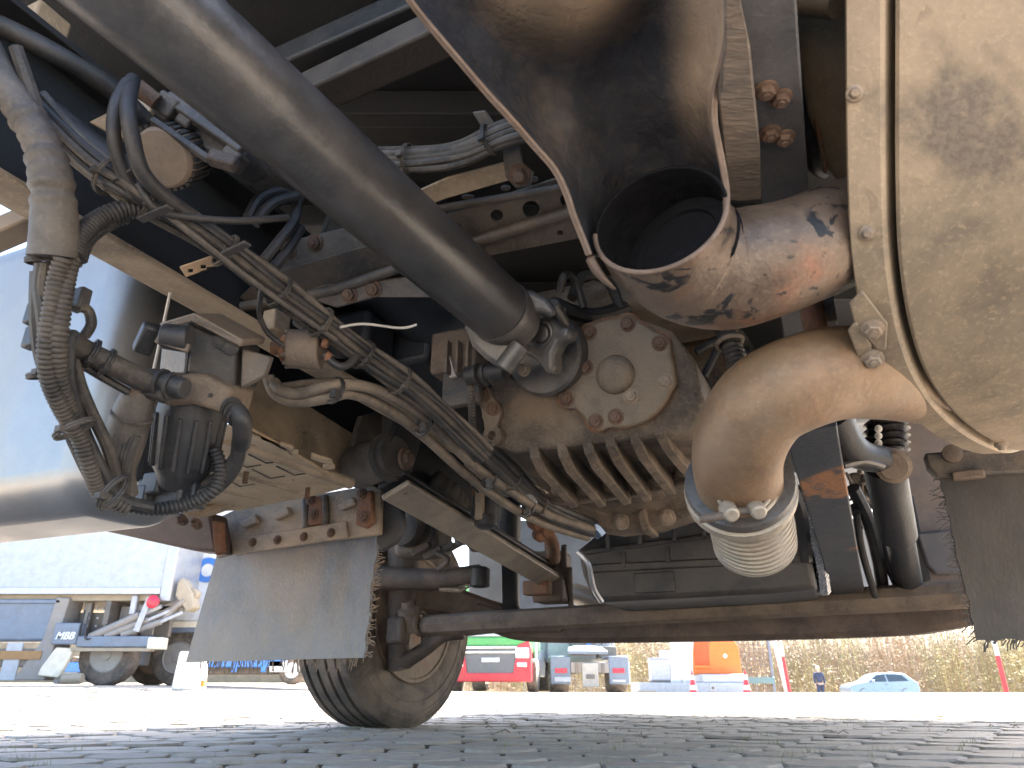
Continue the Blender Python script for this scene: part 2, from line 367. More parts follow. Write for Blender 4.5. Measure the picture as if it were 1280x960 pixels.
def harness(pts, offs, r, mts, parent, ties=(), tie_r=None, wob=.25, seg=8, name="cable"):
    P = path(pts, seg); N = len(P)
    for q, (a, b) in enumerate(offs):
        ph = random.uniform(0, 6.28); out = []
        for i, p in enumerate(P):
            d = (P[min(i + 1, N - 1)] - P[max(i - 1, 0)]).normalized(); s = d.cross(VIEW).normalized(); u = s.cross(d)
            wv = 1 + wob * math.sin(i * .35 + ph); out.append(p + s * (a * wv + wob * .3 * r * math.sin(i * .21 + ph)) + u * (b * wv))
        MB().tube(out, r * random.uniform(.85, 1.15), 9).build(name, mts[q % len(mts)], parent)
    for t in ties:
        i = min(N - 2, max(1, int(t * (N - 1)))); mb = MB(); tie(mb, P[i], P[i + 1] - P[i - 1], tie_r); mb.build("cable_tie", m_cabled, parent)
    return P

# ---------------- chassis frame
ZR = .86
def rail(p, q, wd, side, name, label, mt):
    d = (q - p).normalized(); s = d.cross(UP).normalized() * side      # flange runs from the web towards -s
    mb = MB(); c = (p + q) / 2; L = (q - p).length / 2
    mb.box(c + UP * .006, wd / 2, L, .006, s, d, UP)
    o = part(mb, name, mt, label, bevel=.003)
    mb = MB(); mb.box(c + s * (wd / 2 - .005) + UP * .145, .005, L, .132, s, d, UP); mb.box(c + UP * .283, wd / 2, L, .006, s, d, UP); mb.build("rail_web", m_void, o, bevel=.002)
    return o
p, q = AZ(0, 238, ZR), AZ(590, 572, ZR); dr = (q - p).normalized(); FR = dr.copy()
rl = rail(p - dr * 1.6, p + dr * 3.6, .072, -1, "frame_rail", "dusty tan frame rail running under the fuel tank side", m_rail)
p2, q2 = AZ(976, 200, ZR), AZ(1000, 410, ZR); d2 = (q2 - p2).normalized()
rr_ = rail(p2 - d2 * 1.5, p2 + d2 * 3.4, .066, 1, "frame_rail", "dark frame rail beside the muffler", mat("rail_dark", (.05, .055, .065), da=.3, dust=(.20, .17, .14), rough=.5, scale=5))
pr = Plane(975, 200, 1.0, (V(p2) * 0 - UP))
for (x, y) in [(957, 112), (975, 122), (962, 166), (980, 172)]:
    MB().bolt(AZ(x, y, ZR - .001), -UP, .011).build("bolt", m_boltr, rr_, ang=30)
# dark underside of the body above the chassis
FC = V((.35, 2.35, 1.45))
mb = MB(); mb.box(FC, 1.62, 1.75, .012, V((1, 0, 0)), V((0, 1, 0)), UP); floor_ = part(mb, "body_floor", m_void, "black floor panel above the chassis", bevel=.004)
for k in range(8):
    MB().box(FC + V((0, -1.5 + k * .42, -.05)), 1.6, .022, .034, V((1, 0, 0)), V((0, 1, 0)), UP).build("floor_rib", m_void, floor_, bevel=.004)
# crossmembers
mb = MB(); a, b = AZ(352, 90, 1.25), AZ(570, -5, 1.25); dd = (b - a).normalized(); mb.bar(a - dd * .6, b + dd * .4, .07, .05); part(mb, "cross_beam", m_black, bevel=.006)
mb = MB(); a, b = AZ(388, 118, 1.18), AZ(560, 38, 1.18); dd = (b - a).normalized(); mb.bar(a - dd * .6, b + dd * .4, .062, .05); part(mb, "cross_beam", mat("beam_dust", (.035, .030, .027), da=.4, dust=(.10, .08, .066)), "brown dusty cross beam above the driveshaft", bevel=.006)
plx = Plane(640, 262, 1.33, (V((0, -.35, -1)))); 
hx = lambda l: [ell(*h) for h in l]
xm = plate(plx, [(300, 372), (330, 345), (470, 305), (560, 268), (700, 222), (790, 200), (790, 255), (735, 296), (600, 322), (520, 345), (420, 372), (330, 392)],
      hx([(621, 270, 8, 8), (664, 262, 11, 11), (571, 284, 6, 5), (707, 250, 7, 8), (700, 291, 4, 3), (632, 236, 6, 3), (585, 247, 8, 2.5), (668, 225, 5, 3)]), .006, "crossmember", m_frame, label="perforated crossmember behind the driveshaft", bevel=.002)
mb = MB(); mb.tube([plx(300, 384, -.008), plx(420, 362, -.008), plx(590, 303, -.008), plx(790, 240, -.008)], .011, 10); mb.build("bead", m_frame, xm)
mb = MB(); mb.tube([plx(540, 262, -.004), plx(690, 236, -.004), plx(790, 215, -.004)], .007, 10); mb.build("bead", m_frame, xm)
pls = Plane(600, 232, 1.24, V((0, -.4, -1)))
st = plate(pls, [(520, 240), (560, 222), (632, 203), (648, 214), (640, 225), (560, 248), (527, 260)], [], .006, "flat_strap", m_rail, label="tan flat strap bolted to a bracket", bevel=.002)
plb = Plane(645, 200, 1.2, V((-.1, -.7, -.8)))
bk = plate(plb, [(590, 140), (606, 138), (630, 170), (650, 180), (654, 205), (668, 215), (664, 232), (645, 236), (632, 222), (628, 190), (602, 160)], [], .007, "hanger_bracket", m_frame, bevel=.002)
bolts(plb, [(649, 218)], .014, m_boltr, bk)
m0 = MB(); m0.lathe(plb(649, 218, -.012), plb.n, [(0, .009), (.02, .009)], 10); m0.build("stud", m_boltr, bk)
# cable bundle crossing behind the shaft
hb = MB().tube(path([(440, 205, 1.3), (520, 196, 1.26), (610, 172, 1.2), (640, 160, 1.18)]), .006, 8).build("wiring_bundle", m_cabled, T, label="flat strapped cable bundle behind the driveshaft")
harness([(430, 200, 1.3), (510, 198, 1.25), (575, 190, 1.2), (632, 166, 1.16), (690, 150, 1.15)], [(-.019, 0), (-.010, -.004), (-.002, -.005), (.007, -.004), (.015, 0)], .0065, [m_cabled, m_sleeve], hb, [.28, .67], .024, .12)
# ---------------- bracket casting with rusty bolts, in the dark behind the harness
plk = Plane(420, 330, 1.45, V((-.2, -.8, -.55)))
kb = plate(plk, [(335, 330), (365, 300), (440, 282), (520, 300), (470, 306), (400, 325), (390, 340), (412, 355), (470, 350), (560, 340), (540, 372), (470, 372), (420, 385), (380, 372), (345, 350)], [], .02, "mount_bracket", m_frame, label="dark mounting bracket with rusty bolts", bevel=.004)
bolts(plk, [(361, 312), (394, 303), (437, 368), (467, 361)], .013, m_boltr, kb)
mb = MB(); mb.tube(path([(400, 300, 1.65), (470, 330, 1.7), (560, 400, 1.8), (620, 470, 1.8)]), .11, 14); part(mb, "engine_mount", m_black)
mb = MB(); mb.tube(path([(330, 395, 1.75), (430, 402, 1.8), (520, 395, 1.8)]), .03, 10); part(mb, "coolant_pipe", m_black)
mb = MB(); mb.box(A(500, 440, 1.9), .16, .12, .10); mb.box(A(455, 425, 1.7), .05, .06, .05); part(mb, "gear_actuator", m_black, bevel=.015)
cable([(425, 409, 1.2), (455, 405, 1.22), (500, 410, 1.24), (521, 406, 1.24)], .0023, "loose_wire", m_wire, T)

# ---------------- driveshaft
a, b = A(30, -133, .70), A(622, 386, 1.35); ax = (b - a).normalized()
Rs = M_(41, 1.35)
ds = MB().lathe(a, ax, [(0, Rs), ((b - a).length, Rs), ((b - a).length + .004, Rs * .97), ((b - a).length + .006, Rs * .97)], 48).build("drive_shaft", m_shaft, T, label="smooth grey driveshaft tube crossing diagonally")
L0 = (b - a).length
MB().lathe(a, ax, [(L0 + .004, Rs * 1.01), (L0 + .012, Rs * 1.03), (L0 + .03, Rs * .98), (L0 + .055, Rs * .86), (L0 + .075, Rs * .80)], 40).build("end_collar", m_yoke, ds)
# fork: two lugs around the cross
jc = A(672, 424, 1.44)
side = ax.cross(VIEW).normalized()
nf_ = (-F * .86 - UP * .25 - RT * .15).normalized()
pk_ = Plane(640, 420, 1.36, (-VIEW * .8 - ax * .25).normalized())
for l, th in (([(578, 404), (590, 432), (606, 448), (630, 464), (644, 462), (648, 448), (641, 430), (650, 404), (636, 384), (606, 396)], .040), ([(622, 372), (640, 358), (664, 362), (684, 372), (698, 388), (690, 398), (676, 390), (660, 392), (648, 408), (632, 392)], .042)):
    MB().prism(pk_.pts(l), VIEW * th).build("fork_lug", m_yoke, ds, bevel=.010, seg=3)
MB().lathe(A(640, 446, 1.35), side, [(-.028, .019), (.028, .019)], 20).build("bearing_cap", m_yoke, ds, bevel=.002)
MB().cyl(A(652, 398, 1.40), A(700, 384, 1.44), .020, n=18).build("joint_cross", m_black, ds)
MB().cyl(A(690, 380, 1.40), A(704, 404, 1.44), .014, n=14).build("bearing_cap", m_yoke, ds, bevel=.002)
fl = part(MB().lathe(A(676, 442, 1.50), nf_, [(-.12, .060), (-.05, .066), (-.045, .088), (-.012, .088), (-.006, .082), (-.004, .05)], 40), "output_flange", m_yoke, "round output flange of the gearbox")
pf = Plane(676, 438, 1.47, nf_)
ear = [(646, 424), (650, 406), (662, 394), (676, 390), (690, 396), (700, 408), (712, 408), (710, 424), (698, 428), (691, 442), (692, 462), (684, 470), (675, 455), (662, 446), (649, 440)]
MB().prism([pf(x, y, -.050) for x, y in ear], -nf_ * .045).build("yoke_ear", m_yoke, fl, bevel=.010, seg=3)
MB().lathe(pf(674, 416, -.050), nf_, [(-.004, .031), (.003, .031), (.006, .026)], 24).build("bearing_cap", m_shaft, fl)
MB().torus(pf(676, 417, -.058), nf_, .019, .0026, 16, 6, .2, 3.9).build("circlip", m_black, fl)
bolts(pf, [(655, 462), (703, 405), (640, 430)], .011, m_boltg, fl, -.004)

# ---------------- gearbox
NG = (-F * .96 - UP * .22).normalized()
pg = Plane(700, 520, 1.52, NG)
rear = [(603, 486), (622, 470), (660, 470), (700, 470), (722, 420), (760, 398), (800, 396), (840, 412), (868, 450), (880, 500), (868, 545), (835, 545), (800, 548), (720, 556), (640, 566), (612, 555), (600, 520)]
gb = MB().prism(pg.pts(rear), F * .30 + UP * .02).build("gearbox", m_cast, T, label="dusty cast gearbox housing with cooling ribs", bevel=.012, seg=3)
# cover plate with lobes
cv = []
cc = (772, 466)
lobes = [(737, 416), (785, 403), (827, 428), (834, 477), (770, 523), (745, 528), (708, 499), (726, 455)]
for k in range(72):
    an = 2 * math.pi * k / 72; r = 70
    x, y = cc[0] + r * math.cos(an), cc[1] + r * .98 * math.sin(an)
    for lx, ly in lobes:
        for t in (0,):
            dx, dy = lx - cc[0], ly - cc[1]; la = math.atan2(dy, dx); da = (an - la + math.pi) % (2 * math.pi) - math.pi
            lr = math.hypot(dx, dy) + 10
            if abs(da) < .22: r2 = lr * (1 - (da / .22) ** 2 * .10); 
            else: r2 = 0
            if r2 > math.hypot(x - cc[0], y - cc[1]): x, y = cc[0] + r2 * math.cos(an), cc[1] + r2 * math.sin(an)
    cv.append((x, y))
cov = MB().prism([pg(x, y, -.022) for x, y in cv], -NG * .024).build("cover_plate", m_cover, gb, bevel=.005)
rim_ = MB().prism([pg(cc[0] + (x - cc[0]) * 1.035, cc[1] + (y - cc[1]) * 1.035, -.006) for x, y in cv], -NG * .008).build("gasket", m_rust, gb)
MB().lathe(pg(769, 468, -.022), NG, [(-.01, .041), (.002, .0405), (.010, .037), (.017, .029), (.021, .017), (.022, .001)], 32).build("boss", m_cover, gb)
rusty = [(737, 416), (785, 405), (825, 429), (770, 521), (745, 527), (709, 499), (732, 459)]
bolts(pg, rusty, .0125, m_boltr, gb, -.021); bolts(pg, [(832, 477), (789, 495)], .0125, m_boltg, gb, -.021)
# side lug plate with two bolts, eye boss
lp = MB().prism([pg(x, y, -.02) for x, y in [(594, 490), (604, 478), (626, 512), (620, 536), (606, 545), (603, 520)]], -NG * .02).build("lug_plate", m_castd, gb, bevel=.004)
bolts(pg, [(606, 493), (617, 511)], .012, m_boltr, gb, -.02)
MB().lathe(pg(618, 545, -.012), NG, [(-.03, .024), (.012, .022), (.013, .010), (-.004, .009), (-.005, .0)], 22).build("boss", m_cast, gb)
# ribbed underside sloping to the bell housing flange
pu2 = Plane(770, 606, 1.86, NG)
top_l = [(636, 562), (700, 556), (760, 546), (820, 528), (872, 520)]; bot_l = [(676, 612), (720, 612), (775, 606), (835, 598), (885, 578)]
tp = [pg(x, y, .002) for x, y in top_l]; bp_ = [pu2(x, y) for x, y in bot_l]
mb = MB(); k = len(tp); up_ = UP * .09 + F * .01
mb.add(tp + bp_ + [x + up_ for x in tp] + [x + up_ for x in bp_], [(i, i + 1, k + i + 1, k + i) for i in range(k - 1)] + [(2 * k + i, 3 * k + i, 3 * k + i + 1, 2 * k + i + 1) for i in range(k - 1)] + [(0, k, 3 * k, 2 * k), (k - 1, 3 * k - 1, 4 * k - 1, 2 * k - 1)])
mb.build("underside", m_cast, gb, bevel=.004)
nu = (bp_[2] - tp[2]).cross(tp[3] - tp[2]).normalized(); nu = nu if nu.z < 0 else -nu
for (x0, y0, x1, y1) in [(667, 560, 716, 611), (702, 558, 750, 610), (734, 553, 781, 607), (761, 546, 806, 603), (792, 540, 836, 596), (822, 530, 868, 585)]:
    a = pg(x0, y0, .0); b = pu2(x1, y1, .0); d = (b - a).normalized(); s = d.cross(nu).normalized()
    q = [a - nu * .02, a + nu * .022, a + nu * .045 + d * .045, b + nu * .058 - d * .035, b + nu * .022, b - nu * .02]
    MB().prism([z - s * .011 for z in q], s * .022).build("cooling_rib", m_cast, gb, bevel=.003)
# flange with studs and the bell housing
bc = A(768, 470, 2.02); bx = F
MB().lathe(bc, bx, [(-.03, .285), (0, .325), (.02, .325), (.022, .30), (.05, .315), (.22, .365), (.225, .385), (.25, .385), (.25, .36)], 56).build("bell_housing", m_cast, gb)
plf = Plane(760, 610, 1.9, NG)
fl2 = MB().prism([pu2(x, y, -.03) for x, y in [(672, 618), (720, 613), (800, 603), (860, 588), (885, 575), (888, 588), (862, 604), (800, 618), (720, 628), (676, 630)]], F * .03).build("flange", m_cast, gb, bevel=.005)
bolts(pu2, [(697, 612), (731, 611), (762, 607), (822, 600), (852, 588)], .013, m_boltg, gb, -.034)
plh = Plane(780, 645, 2.08, NG)
for l in ([(748, 612), (762, 610), (760, 632), (750, 632)], [(805, 604), (818, 602), (812, 622), (808, 622)], [(796, 640), (806, 634), (812, 662), (802, 664)]):
    MB().prism([plh(x, y, -.05) for x, y in l], F * .12).build("web_rib", m_cast, gb, bevel=.004)
sh = MB().prism([plh(x, y, -.02) for x, y in [(672, 628), (700, 626), (800, 618), (868, 600), (880, 625), (860, 645), (820, 658), (770, 664), (730, 658), (690, 642)]], F * .1).build("bell_cover", m_cast, gb, bevel=.008)
bolts(plh, [(777, 652), (834, 647)], .018, m_boltg, gb, -.022)
# sensor and connectors beside the flange
sn = MB().cyl(A(585, 470, 1.5), A(632, 464, 1.46), .020, .020, 16).build("speed_sensor", m_plastic, T, label="black sensor plug beside the output flange")
for x in (596, 606, 616): MB().lathe(A(x, 468, 1.48), A(632, 464, 1.46) - A(585, 470, 1.5), [(0, .024), (.006, .024)], 16).build("ring", m_plastic, sn)
vb = MB().box(A(575, 445, 1.62), .055, .04, .05).build("valve_block", m_castd, T, bevel=.008)
for x in (560, 573, 586): MB().box(A(x, 447, 1.55), .003, .01, .038).build("fin", m_castd, vb)
MB().box(A(578, 486, 1.56), .045, .01, .04).build("bracket", m_frame, vb, bevel=.003)
MB().prism([A(556, 456, 1.55), A(560, 440, 1.55), A(570, 470, 1.55), A(562, 472, 1.55)], F * .01).build("tag_plate", m_wire, vb)
conduit([(588, 478, 1.5), (590, 510, 1.5), (592, 545, 1.52), (600, 570, 1.55)], .009, "braided_wire", m_cabled, T)
# black hoses above the gearbox
for l, r in (([(715, 372, 1.6), (730, 345, 1.65), (760, 352, 1.7), (775, 385, 1.7)], .012), ([(700, 365, 1.55), (705, 345, 1.55), (718, 350, 1.6), (730, 385, 1.6)], .009),
             ([(690, 380, 1.6), (740, 395, 1.66), (800, 380, 1.75), (850, 392, 1.8)], .018)):
    cable(l, r, "hose", m_cable, T)
mb = MB(); mb.box(A(780, 395, 1.85), .22, .14, .05); part(mb, "gearbox_top", m_castd, bevel=.03)

# ---------------- engine, sump shield
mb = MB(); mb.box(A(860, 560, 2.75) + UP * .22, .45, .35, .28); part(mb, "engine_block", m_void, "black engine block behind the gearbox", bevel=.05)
pe = Plane(870, 705, 2.45, (-F - UP * .1).normalized())
osh = MB().prism(pe.pts([(722, 690), (760, 683), (990, 655), (1012, 690), (1022, 736), (960, 742), (762, 752), (742, 752), (728, 720)]), F * .5 - UP * .0).build("sump_shield", m_plastic, T, label="black plastic shield under the engine", bevel=.018, seg=3)
ptop = [pe(x, y) for x, y in [(722, 688), (1000, 652)]]
MB().add([ptop[0], ptop[1], ptop[1] + F * .25 + UP * .10, ptop[0] + F * .25 + UP * .10, ptop[0] - UP * .02, ptop[1] - UP * .02, ptop[1] + F * .25 + UP * .08, ptop[0] + F * .25 + UP * .08],
         [(0, 1, 2, 3), (7, 6, 5, 4), (0, 4, 5, 1), (1, 5, 6, 2), (2, 6, 7, 3), (3, 7, 4, 0)]).build("ledge", m_plastic, osh, bevel=.006)
for x, y in [(760, 677), (800, 671), (842, 667), (880, 662), (780, 700), (835, 694), (900, 686)]:
    MB().box(pe(x, y, -.004), .006, .012, .028).build("rib", m_plastic, osh, bevel=.003)
MB().box(pe(818, 728, -.004), .07, .006, .035).build("pad", m_plastic, osh, bevel=.004)
MB().prism([pe(x, y, -.012) for x, y in [(735, 705), (1014, 692), (1016, 702), (737, 716)]], F * .03).build("step", m_plastic, osh, bevel=.006)
fo = MB().tube(path([(1000, 610, 2.25), (1008, 650, 2.3), (1022, 690, 2.35), (1030, 740, 2.4)]), .022, 6).build("heat_foil", plain("foil", (.5, .52, .55), .25, .9, bump=.6, scale=30), T, label="crumpled silver heat foil")
MB().tube(path([(985, 600, 2.2), (1000, 640, 2.25), (1008, 700, 2.3)]), .02, 6).build("fold", m_plastic, fo)
MB().tube(path([(722, 690, 2.4), (735, 705, 2.38), (742, 735, 2.38), (752, 752, 2.4)]), .009, 6).build("edge_trim", plain("bright_edge", (.4, .42, .46), .3, .7), osh)

# ---------------- front axle
am = MB(); bp = path([(520, 748, 3.55), (560, 752, 3.55), (620, 772, 3.5), (680, 783, 3.4), (900, 779, 3.05), (1100, 771, 2.75), (1170, 763, 2.62), (1225, 752, 2.55), (1330, 738, 2.4)], 6)
ring = []
for i, p in enumerate(bp):
    d = (bp[min(i + 1, len(bp) - 1)] - bp[max(i - 1, 0)]).normalized(); u = (UP - d * UP.dot(d)).normalized(); s = d.cross(u)
    h = .072; wd = .052
    ring.append([p + s * a + u * b for a, b in ((-wd + .02, -h), (wd - .02, -h), (wd, -h + .02), (wd, h - .02), (wd - .02, h), (-wd + .02, h), (-wd, h - .02), (-wd, -h + .02))])
axb = am.rings(ring).build("front_axle", m_axle, T, label="brown front axle beam", ang=30)
wedge = Plane(600, 755, 3.48, (-F).normalized())
MB().prism(wedge.pts([(530, 735), (545, 737), (632, 764), (700, 768), (700, 790), (620, 790), (530, 800)]), F * .06).build("gooseneck", m_axle, axb, bevel=.01)
a, b = A(530, 782, 3.36), A(1330, 736, 2.30)
tr = MB().lathe(a, b - a, [(-.02, .03), (.0, .046), ((b - a).length, .046)], 8, UP).build("tie_rod", m_castd, T, label="long dusty tie rod across the axle", ang=25)
MB().lathe(A(512, 775, 3.36), UP * .8 - F * .3, [(-.06, .02), (-.05, .05), (.05, .05), (.06, .03), (.085, .028), (.09, .015)], 18).build("ball_joint", m_castd, tr)
MB().torus(A(526, 779, 3.36), b - a, .05, .012, 20, 8).build("clamp", m_castd, tr)
m_knk = mat("knuckle_dark", (.05, .040, .034), da=.45, dust=(.16, .12, .09), rough=.7, scale=10, bump=.5)
# steering knuckle and brake
kn = MB().tube(path([(500, 835, 3.4), (498, 800, 3.42), (502, 760, 3.45), (505, 700, 3.5), (505, 640, 3.55)]), lambda t: .066 - .014 * math.sin(t * 6), 14).build("steering_knuckle", m_knk, T, label="dark steering knuckle inside the wheel")
MB().tube(path([(505, 828, 3.38), (530, 812, 3.35), (555, 795, 3.33), (580, 792, 3.33)]), lambda t: .038 - .012 * t, 10).build("steering_arm", m_knk, kn)
MB().box(A(498, 788, 3.33), .045, .04, .06).build("boss", m_knk, kn, bevel=.015)
MB().box(A(535, 800, 3.36), .025, .03, .05).build("stop", m_knk, kn, bevel=.008)
MB().tube(path([(470, 722, 3.4), (520, 724, 3.35), (562, 722, 3.3), (600, 716, 3.25)]), lambda t: .056 - .018 * t, 12).build("drag_link_arm", m_knk, kn)
MB().lathe(A(600, 720, 3.24), UP, [(-.05, .03), (-.045, .045), (.03, .045), (.04, .03)], 14).build("ball_joint", m_black, kn)
MB().tube([A(570, 727, 3.29), A(590, 732, 3.25), A(575, 738, 3.27), A(550, 736, 3.3)], .012, 8).build("arm_rib", m_boltg, kn)
cal = MB().box(A(530, 678, 3.3), .11, .09, .07).build("brake_caliper", m_knk, T, label="dusty brake caliper above the steering arm", bevel=.03)
for k, (x, y) in enumerate([(515, 692), (530, 697), (545, 692), (558, 688)]):
    MB().bar(A(x, y, 3.18), A(x + 22, y - 12, 3.18), .018, .03).build("rib", m_knk, cal, bevel=.005)
MB().lathe(A(505, 660, 3.2), (-F), [(-.05, .08), (.02, .08), (.03, .06)], 20).build("brake_chamber", m_rubber, cal)
MB().tube(path([(545, 690, 3.15), (560, 700, 3.13), (548, 712, 3.15)]), .012, 8).build("pin", m_knk, cal)
# ---------------- front wheel
wx = V((math.cos(R_(31)), -math.sin(R_(31)), 0)); WR = .515
wc = AY(484, 700, 3.92); wc.z = WR - .012; wc.x = -.635
wh = part(MB().lathe(wc, wx, [(-.19, .30), (-.185, .40), (-.17, .46), (-.155, WR - .022), (-.14, WR - .004),
      (-.105, WR), (-.101, WR - .014), (-.088, WR - .014), (-.084, WR), (-.042, WR), (-.038, WR - .014), (-.026, WR - .014), (-.022, WR), (.022, WR), (.026, WR - .014), (.038, WR - .014), (.042, WR), (.084, WR), (.088, WR - .014), (.101, WR - .014), (.105, WR),
      (.145, WR - .005), (.160, WR - .022), (.163, WR - .028), (.160, WR - .031), (.170, WR - .045), (.173, WR - .050), (.170, WR - .054), (.178, WR - .070), (.181, WR - .076), (.178, WR - .080), (.184, WR - .12), (.186, WR - .123), (.182, WR - .127), (.183, WR - .16), (.176, .325), (.168, .31), (.155, .300), (.10, .29)], 96), "front_wheel", m_tire, "steered front wheel with ribbed tyre standing on the paving", ang=22)
MB().lathe(wc, wx, [(.172, .312), (.180, .306), (.178, .290), (.15, .278), (.06, .262), (-.05, .250), (-.06, .12), (-.04, .09), (-.04, .0)], 72).build("rim", m_rim, wh, ang=30)
MB().lathe(wc, wx, [(-.05, .23), (.02, .22), (.03, .16), (.10, .15), (.11, .0)], 40).build("brake_drum", m_castd, wh, ang=30)
# ---------------- leaf springs
def spring(p, q, wd, lab, mt=m_frame, roll=0):
    d = (q - p).normalized(); s0 = d.cross(UP).normalized(); u0 = s0.cross(d); s = s0 * math.cos(roll) + u0 * math.sin(roll); u = s.cross(d)
    root = None
    for k in range(2):
        mb = MB(); L = (q - p).length; N = 12; rg = []
        for i in range(N + 1):
            t = i / N; z = -.05 * math.sin(math.pi * t) * 0 + .0
            th = .016 + .012 * t
            c = p + d * (L * t) + u * (k * (.034 + .02 * t) + z)
            rg.append([c + s * (a * wd / 2) + u * (b * th) for a, b in ((-1, -.5), (1, -.5), (1, .5), (-1, .5))])
        mb.rings(rg)
        o = mb.build("leaf_spring" if k == 0 else "upper_leaf", mt if k == 0 else m_black, root or T, bevel=.004, label=lab if k == 0 else None, ang=25)
        root = root or o
    return root, d, s, u
m_spring = mat("spring_steel", (.24, .205, .17), da=.6, dust=(.42, .34, .25), rough=.45, metal=.3, rust=.14, scale=5, bump=.2)
lsp, d, s, u = spring(A(494, 612, 1.95), A(700, 732, 3.25), .088, "tan dusty leaf spring left of the gearbox", m_spring, R_(26))
for x, y, D in ((507, 608, 1.98), (525, 624, 2.08)): MB().bolt(A(x - 2, y + 4, D), -u, .013).build("bolt", m_boltg, lsp, ang=30)
m_spr2 = mat("spring_dark", (.04, .045, .055), da=.25, dust=(.16, .14, .12), rough=.4, metal=.3, rust=.42, scale=7, rustc=(.26, .12, .05))
rsp, d, s, u = spring(A(1012, 533, 1.52), A(1062, 745, 2.62), .105, "dark leaf spring with a rusty end below the tan exhaust pipe", m_spr2)
# spring eye, hanger plates
ey = part(MB().cyl(A(446, 584, 2.06), A(486, 572, 1.98), .062, .062, 28), "spring_eye", m_frame, "round spring eye bushing in its hanger", bevel=.004)
MB().lathe(A(486, 572, 1.98), A(486, 572, 1.98) - A(446, 584, 2.06), [(-.005, .068), (.012, .068), (.014, .058), (.03, .055)], 28).build("bush", m_rubber, ey)
MB().bolt(A(506, 574, 1.96), RT, .022).build("bolt", m_boltr, ey, ang=30)
ph_ = Plane(500, 560, 2.0, (RT - UP * .15).normalized())
MB().prism([ph_(x, y) for x, y in [(498, 526), (520, 518), (530, 528), (524, 560), (514, 592), (495, 598), (482, 588), (484, 560)]], -RT * .018).build("hanger_plate", m_black, ey, bevel=.004)
ph2 = Plane(450, 560, 2.1, (RT - UP * .15).normalized())
MB().prism([ph2(x, y) for x, y in [(452, 520), (480, 512), (478, 545), (462, 580), (440, 588), (436, 575)]], -RT * .018).build("hanger_plate", m_frame, ey, bevel=.004)
MB().prism([A(x, y, 2.2) for x, y in [(468, 520), (505, 515), (505, 545), (470, 560)]], F * .03).build("hanger_web", m_black, ey, bevel=.004)
# spring seat on the axle, bump stop, front shock
ss = MB().box(A(690, 722, 3.2), .075, .07, .11).build("spring_seat", m_axle, T, label="dark spring seat clamped on the axle", bevel=.02)
for x, y in ((668, 700), (684, 686), (705, 692), (712, 720)):
    MB().tube([A(x, y - 10, 3.12), A(x + 2, y + 52, 3.16)], .013, 10).build("u_bolt", m_axle, ss)
MB().box(A(672, 735, 3.1), .06, .03, .03).build("clamp_plate", m_rust, ss, bevel=.008)
MB().tube(path([(668, 650, 3.0), (680, 660, 3.0), (690, 680, 3.05), (692, 700, 3.1)]), .03, 10).build("bump_stop", m_rust, ss)
sk = part(MB().cyl(A(637, 628, 3.25), A(639, 770, 3.45), .042, .042, 20), "shock_absorber", m_black, "slim black shock absorber left of the spring seat")
MB().cyl(A(637, 628, 3.24), A(637, 690, 3.32), .052, .052, 20).build("dust_tube", m_black, sk)
# bellows behind spring
be = part(MB().tube(path([(500, 590, 2.5), (540, 610, 2.55), (575, 640, 2.65), (585, 670, 2.7)]), .055, 14), "air_bellows", m_rubber, "black corrugated boot above the leaf spring")
conduit([(540, 598, 2.4), (560, 615, 2.42), (580, 640, 2.5), (588, 662, 2.55)], .04, "boot", m_rubber, be, .03)
bb = MB().box(A(608, 628, 2.3), .04, .03, .06).build("valve_bracket", m_frame, T, bevel=.006)
MB().box(A(600, 620, 2.25), .012, .012, .075).build("post", m_rail, bb, bevel=.003)
MB().lathe(A(607, 645, 2.25), -UP, [(0, .035), (.03, .035), (.04, .02)], 16).build("knob", m_plastic, bb)
cable([(563, 612, 2.2), (575, 606, 2.2), (592, 610, 2.2), (598, 616, 2.2)], .004, "brake_line", m_cable, T)

# ---------------- right side: shock, bellows, panel, flap
sk2 = part(MB().cyl(A(1108, 590, 2.1), A(1138, 738, 2.55), .044, .044, 22), "shock_absorber", m_black, "thick black shock absorber between spring and right flap")
MB().cyl(A(1105, 580, 2.06), A(1122, 668, 2.24), .056, .056, 22).build("dust_tube", m_black, sk2)
MB().lathe(A(1117, 583, 1.99), (-F * .8 + UP * -.3), [(-.05, .047), (.0, .047), (.004, .038), (.01, .036), (.011, .026)], 26).build("bush", m_castd, sk2)
arm = MB().tube(path([(1040, 520, 1.95), (1058, 555, 1.98), (1080, 570, 2.0), (1112, 575, 2.02)]), lambda t: .055 - .02 * t, 12).build("shock_bracket", m_black, T, label="black curved bracket behind the exhaust pipe")
MB().tube(path([(1055, 582, 1.96), (1080, 577, 1.96), (1104, 583, 1.97)]), .010, 8).build("lip", m_yoke, arm)
sb = MB(); 
for k in range(5): sb.lathe(A(1108, 530 + k * 9, 2.15), UP, [(-.012, .05), (0, .066), (.012, .05)], 24)
sbo = sb.build("rubber_boot", mat("gloss_rubber", (.015, .016, .018), da=.05, rough=.18), T, label="glossy black rubber boot beneath the muffler")
for k in range(3): MB().bolt(A(1098, 536 + k * 9, 2.05), -VIEW, .008).build("bolt", m_wire, sbo, ang=30)
prp = Plane(1160, 640, 3.0, (-F).normalized())
m_pinkp = plain("inner_panel", (.12, .105, .108), .45, da=.3)
ip = MB().prism(prp.pts([(1080, 470), (1230, 470), (1300, 500), (1300, 760), (1200, 760), (1150, 740), (1140, 700)]), F * .02).build("inner_panel", m_pinkp, T, label="flat grey inner panel behind the right flap", bevel=.006)
